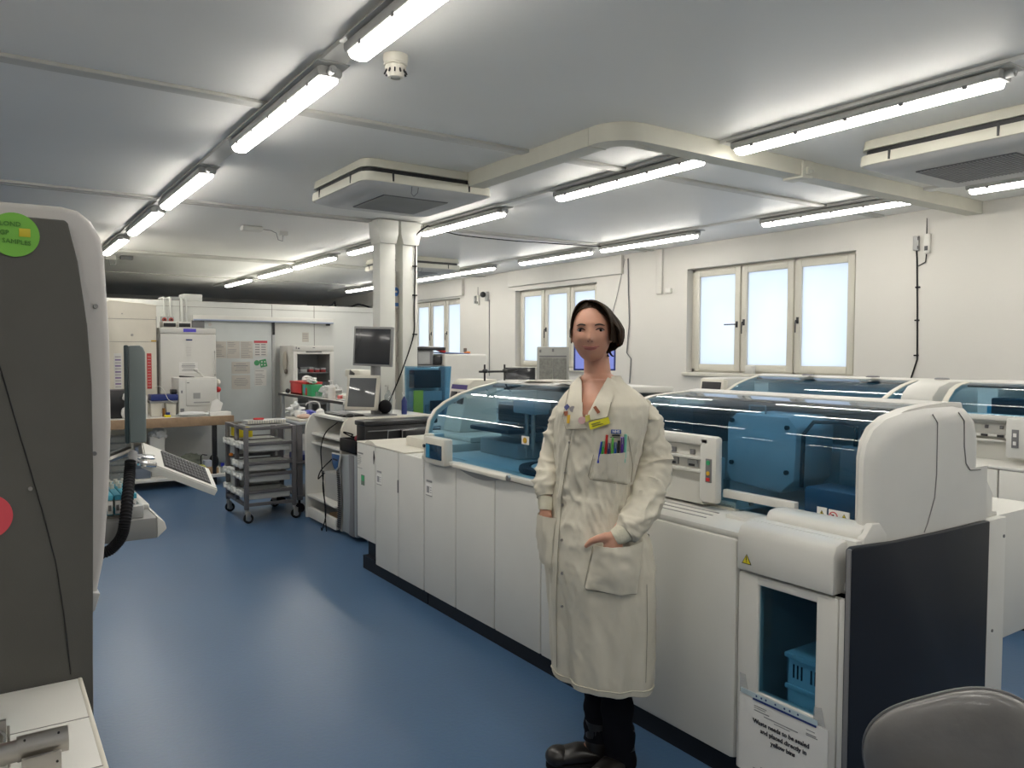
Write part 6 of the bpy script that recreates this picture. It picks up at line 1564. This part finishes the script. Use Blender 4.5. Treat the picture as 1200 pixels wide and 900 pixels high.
for k,(x0_,y0_,x1_,y1_) in enumerate(xs):
    p=on(x0_,y0_+8,.006); q=on(x1_,y1_,.012+.002*(k%2)); r0=.0042 if k not in (7,8) else .0052
    pn=M().tube([p,q],[r0*.9,r0],10); t=pn.obj('pen_x', pc[k], None)
    t.name='pen'; t['label']=nmz[k]+' pen in the chest pocket of the laboratory coat'; t['category']='pen'; t['group']='pens in the coat pocket'
    mid=(p+q)/2; mt_=Matrix.Translation(-p); t.data.transform(mt_); 
    cap=M().tube([(p*.25+q*.75)-p+Vector((0,-r0*1.2,0)),(q-p)+Vector((0,-r0*1.2,0))],[.0012,.0014],6).obj('clip', lgrey if k%2 else pc[k], t)
    cap.data.transform(Matrix.Identity(4))
    t['_p']=tuple(p)
# place the whole figure
PL=Vector((1.808,2.098,0)); RZm=Matrix.Rotation(-.711,4,'Z')
PS.location=PL; PS.rotation_euler=(0,0,-.711)
for o in list(C.objects):
    if '_p' in o.keys():
        p=Vector(o['_p']); del o['_p']; o.location=PL+RZm@p; o.rotation_euler=(0,0,-.711)
# ------------------------------------------------------------------ light, sky and camera
w=bpy.data.worlds.new('daylight'); bpy.context.scene.world=w; w.use_nodes=True
nt=w.node_tree; bg=nt.nodes['Background']; tc=nt.nodes.new('ShaderNodeTexCoord'); sp=nt.nodes.new('ShaderNodeSeparateXYZ'); rp=nt.nodes.new('ShaderNodeValToRGB')
nt.links.new(tc.outputs['Generated'],sp.inputs[0]); nt.links.new(sp.outputs['Z'],rp.inputs['Fac'])
rp.color_ramp.elements[0].color=(.66,.70,.76,1); rp.color_ramp.elements[1].color=(.90,.95,1,1); rp.color_ramp.elements[0].position=0.0; rp.color_ramp.elements[1].position=.5
nt.links.new(rp.outputs['Color'],bg.inputs['Color']); bg.inputs['Strength'].default_value=1.3
sc=bpy.context.scene
sc.view_settings.view_transform='Standard'; sc.view_settings.look='None'; sc.view_settings.gamma=1; sc.view_settings.use_curve_mapping=False
sc.view_settings.exposure=.55
cd=bpy.data.cameras.new('camera'); cam=bpy.data.objects.new('camera',cd); C.objects.link(cam); sc.camera=cam
cd.sensor_fit='HORIZONTAL'; cd.sensor_width=36; cd.lens=36*910/1200; cd.clip_start=.05
yaw,pitch,roll=.5965,.0408,.0042
f=Vector((sin(yaw)*cos(pitch),cos(yaw)*cos(pitch),-sin(pitch))); r_=Vector((cos(yaw),-sin(yaw),0)); u=r_.cross(f)
r2=r_*cos(roll)+u*sin(roll); u2=-r_*sin(roll)+u*cos(roll)
mt=Matrix((r2,u2,-f)).transposed().to_4x4(); mt.translation=(0,0,1.5); cam.matrix_world=mt
sc.cycles.max_bounces=8; sc.cycles.transparent_max_bounces=24; sc.cycles.diffuse_bounces=5
sc.cycles.sample_clamp_indirect=6
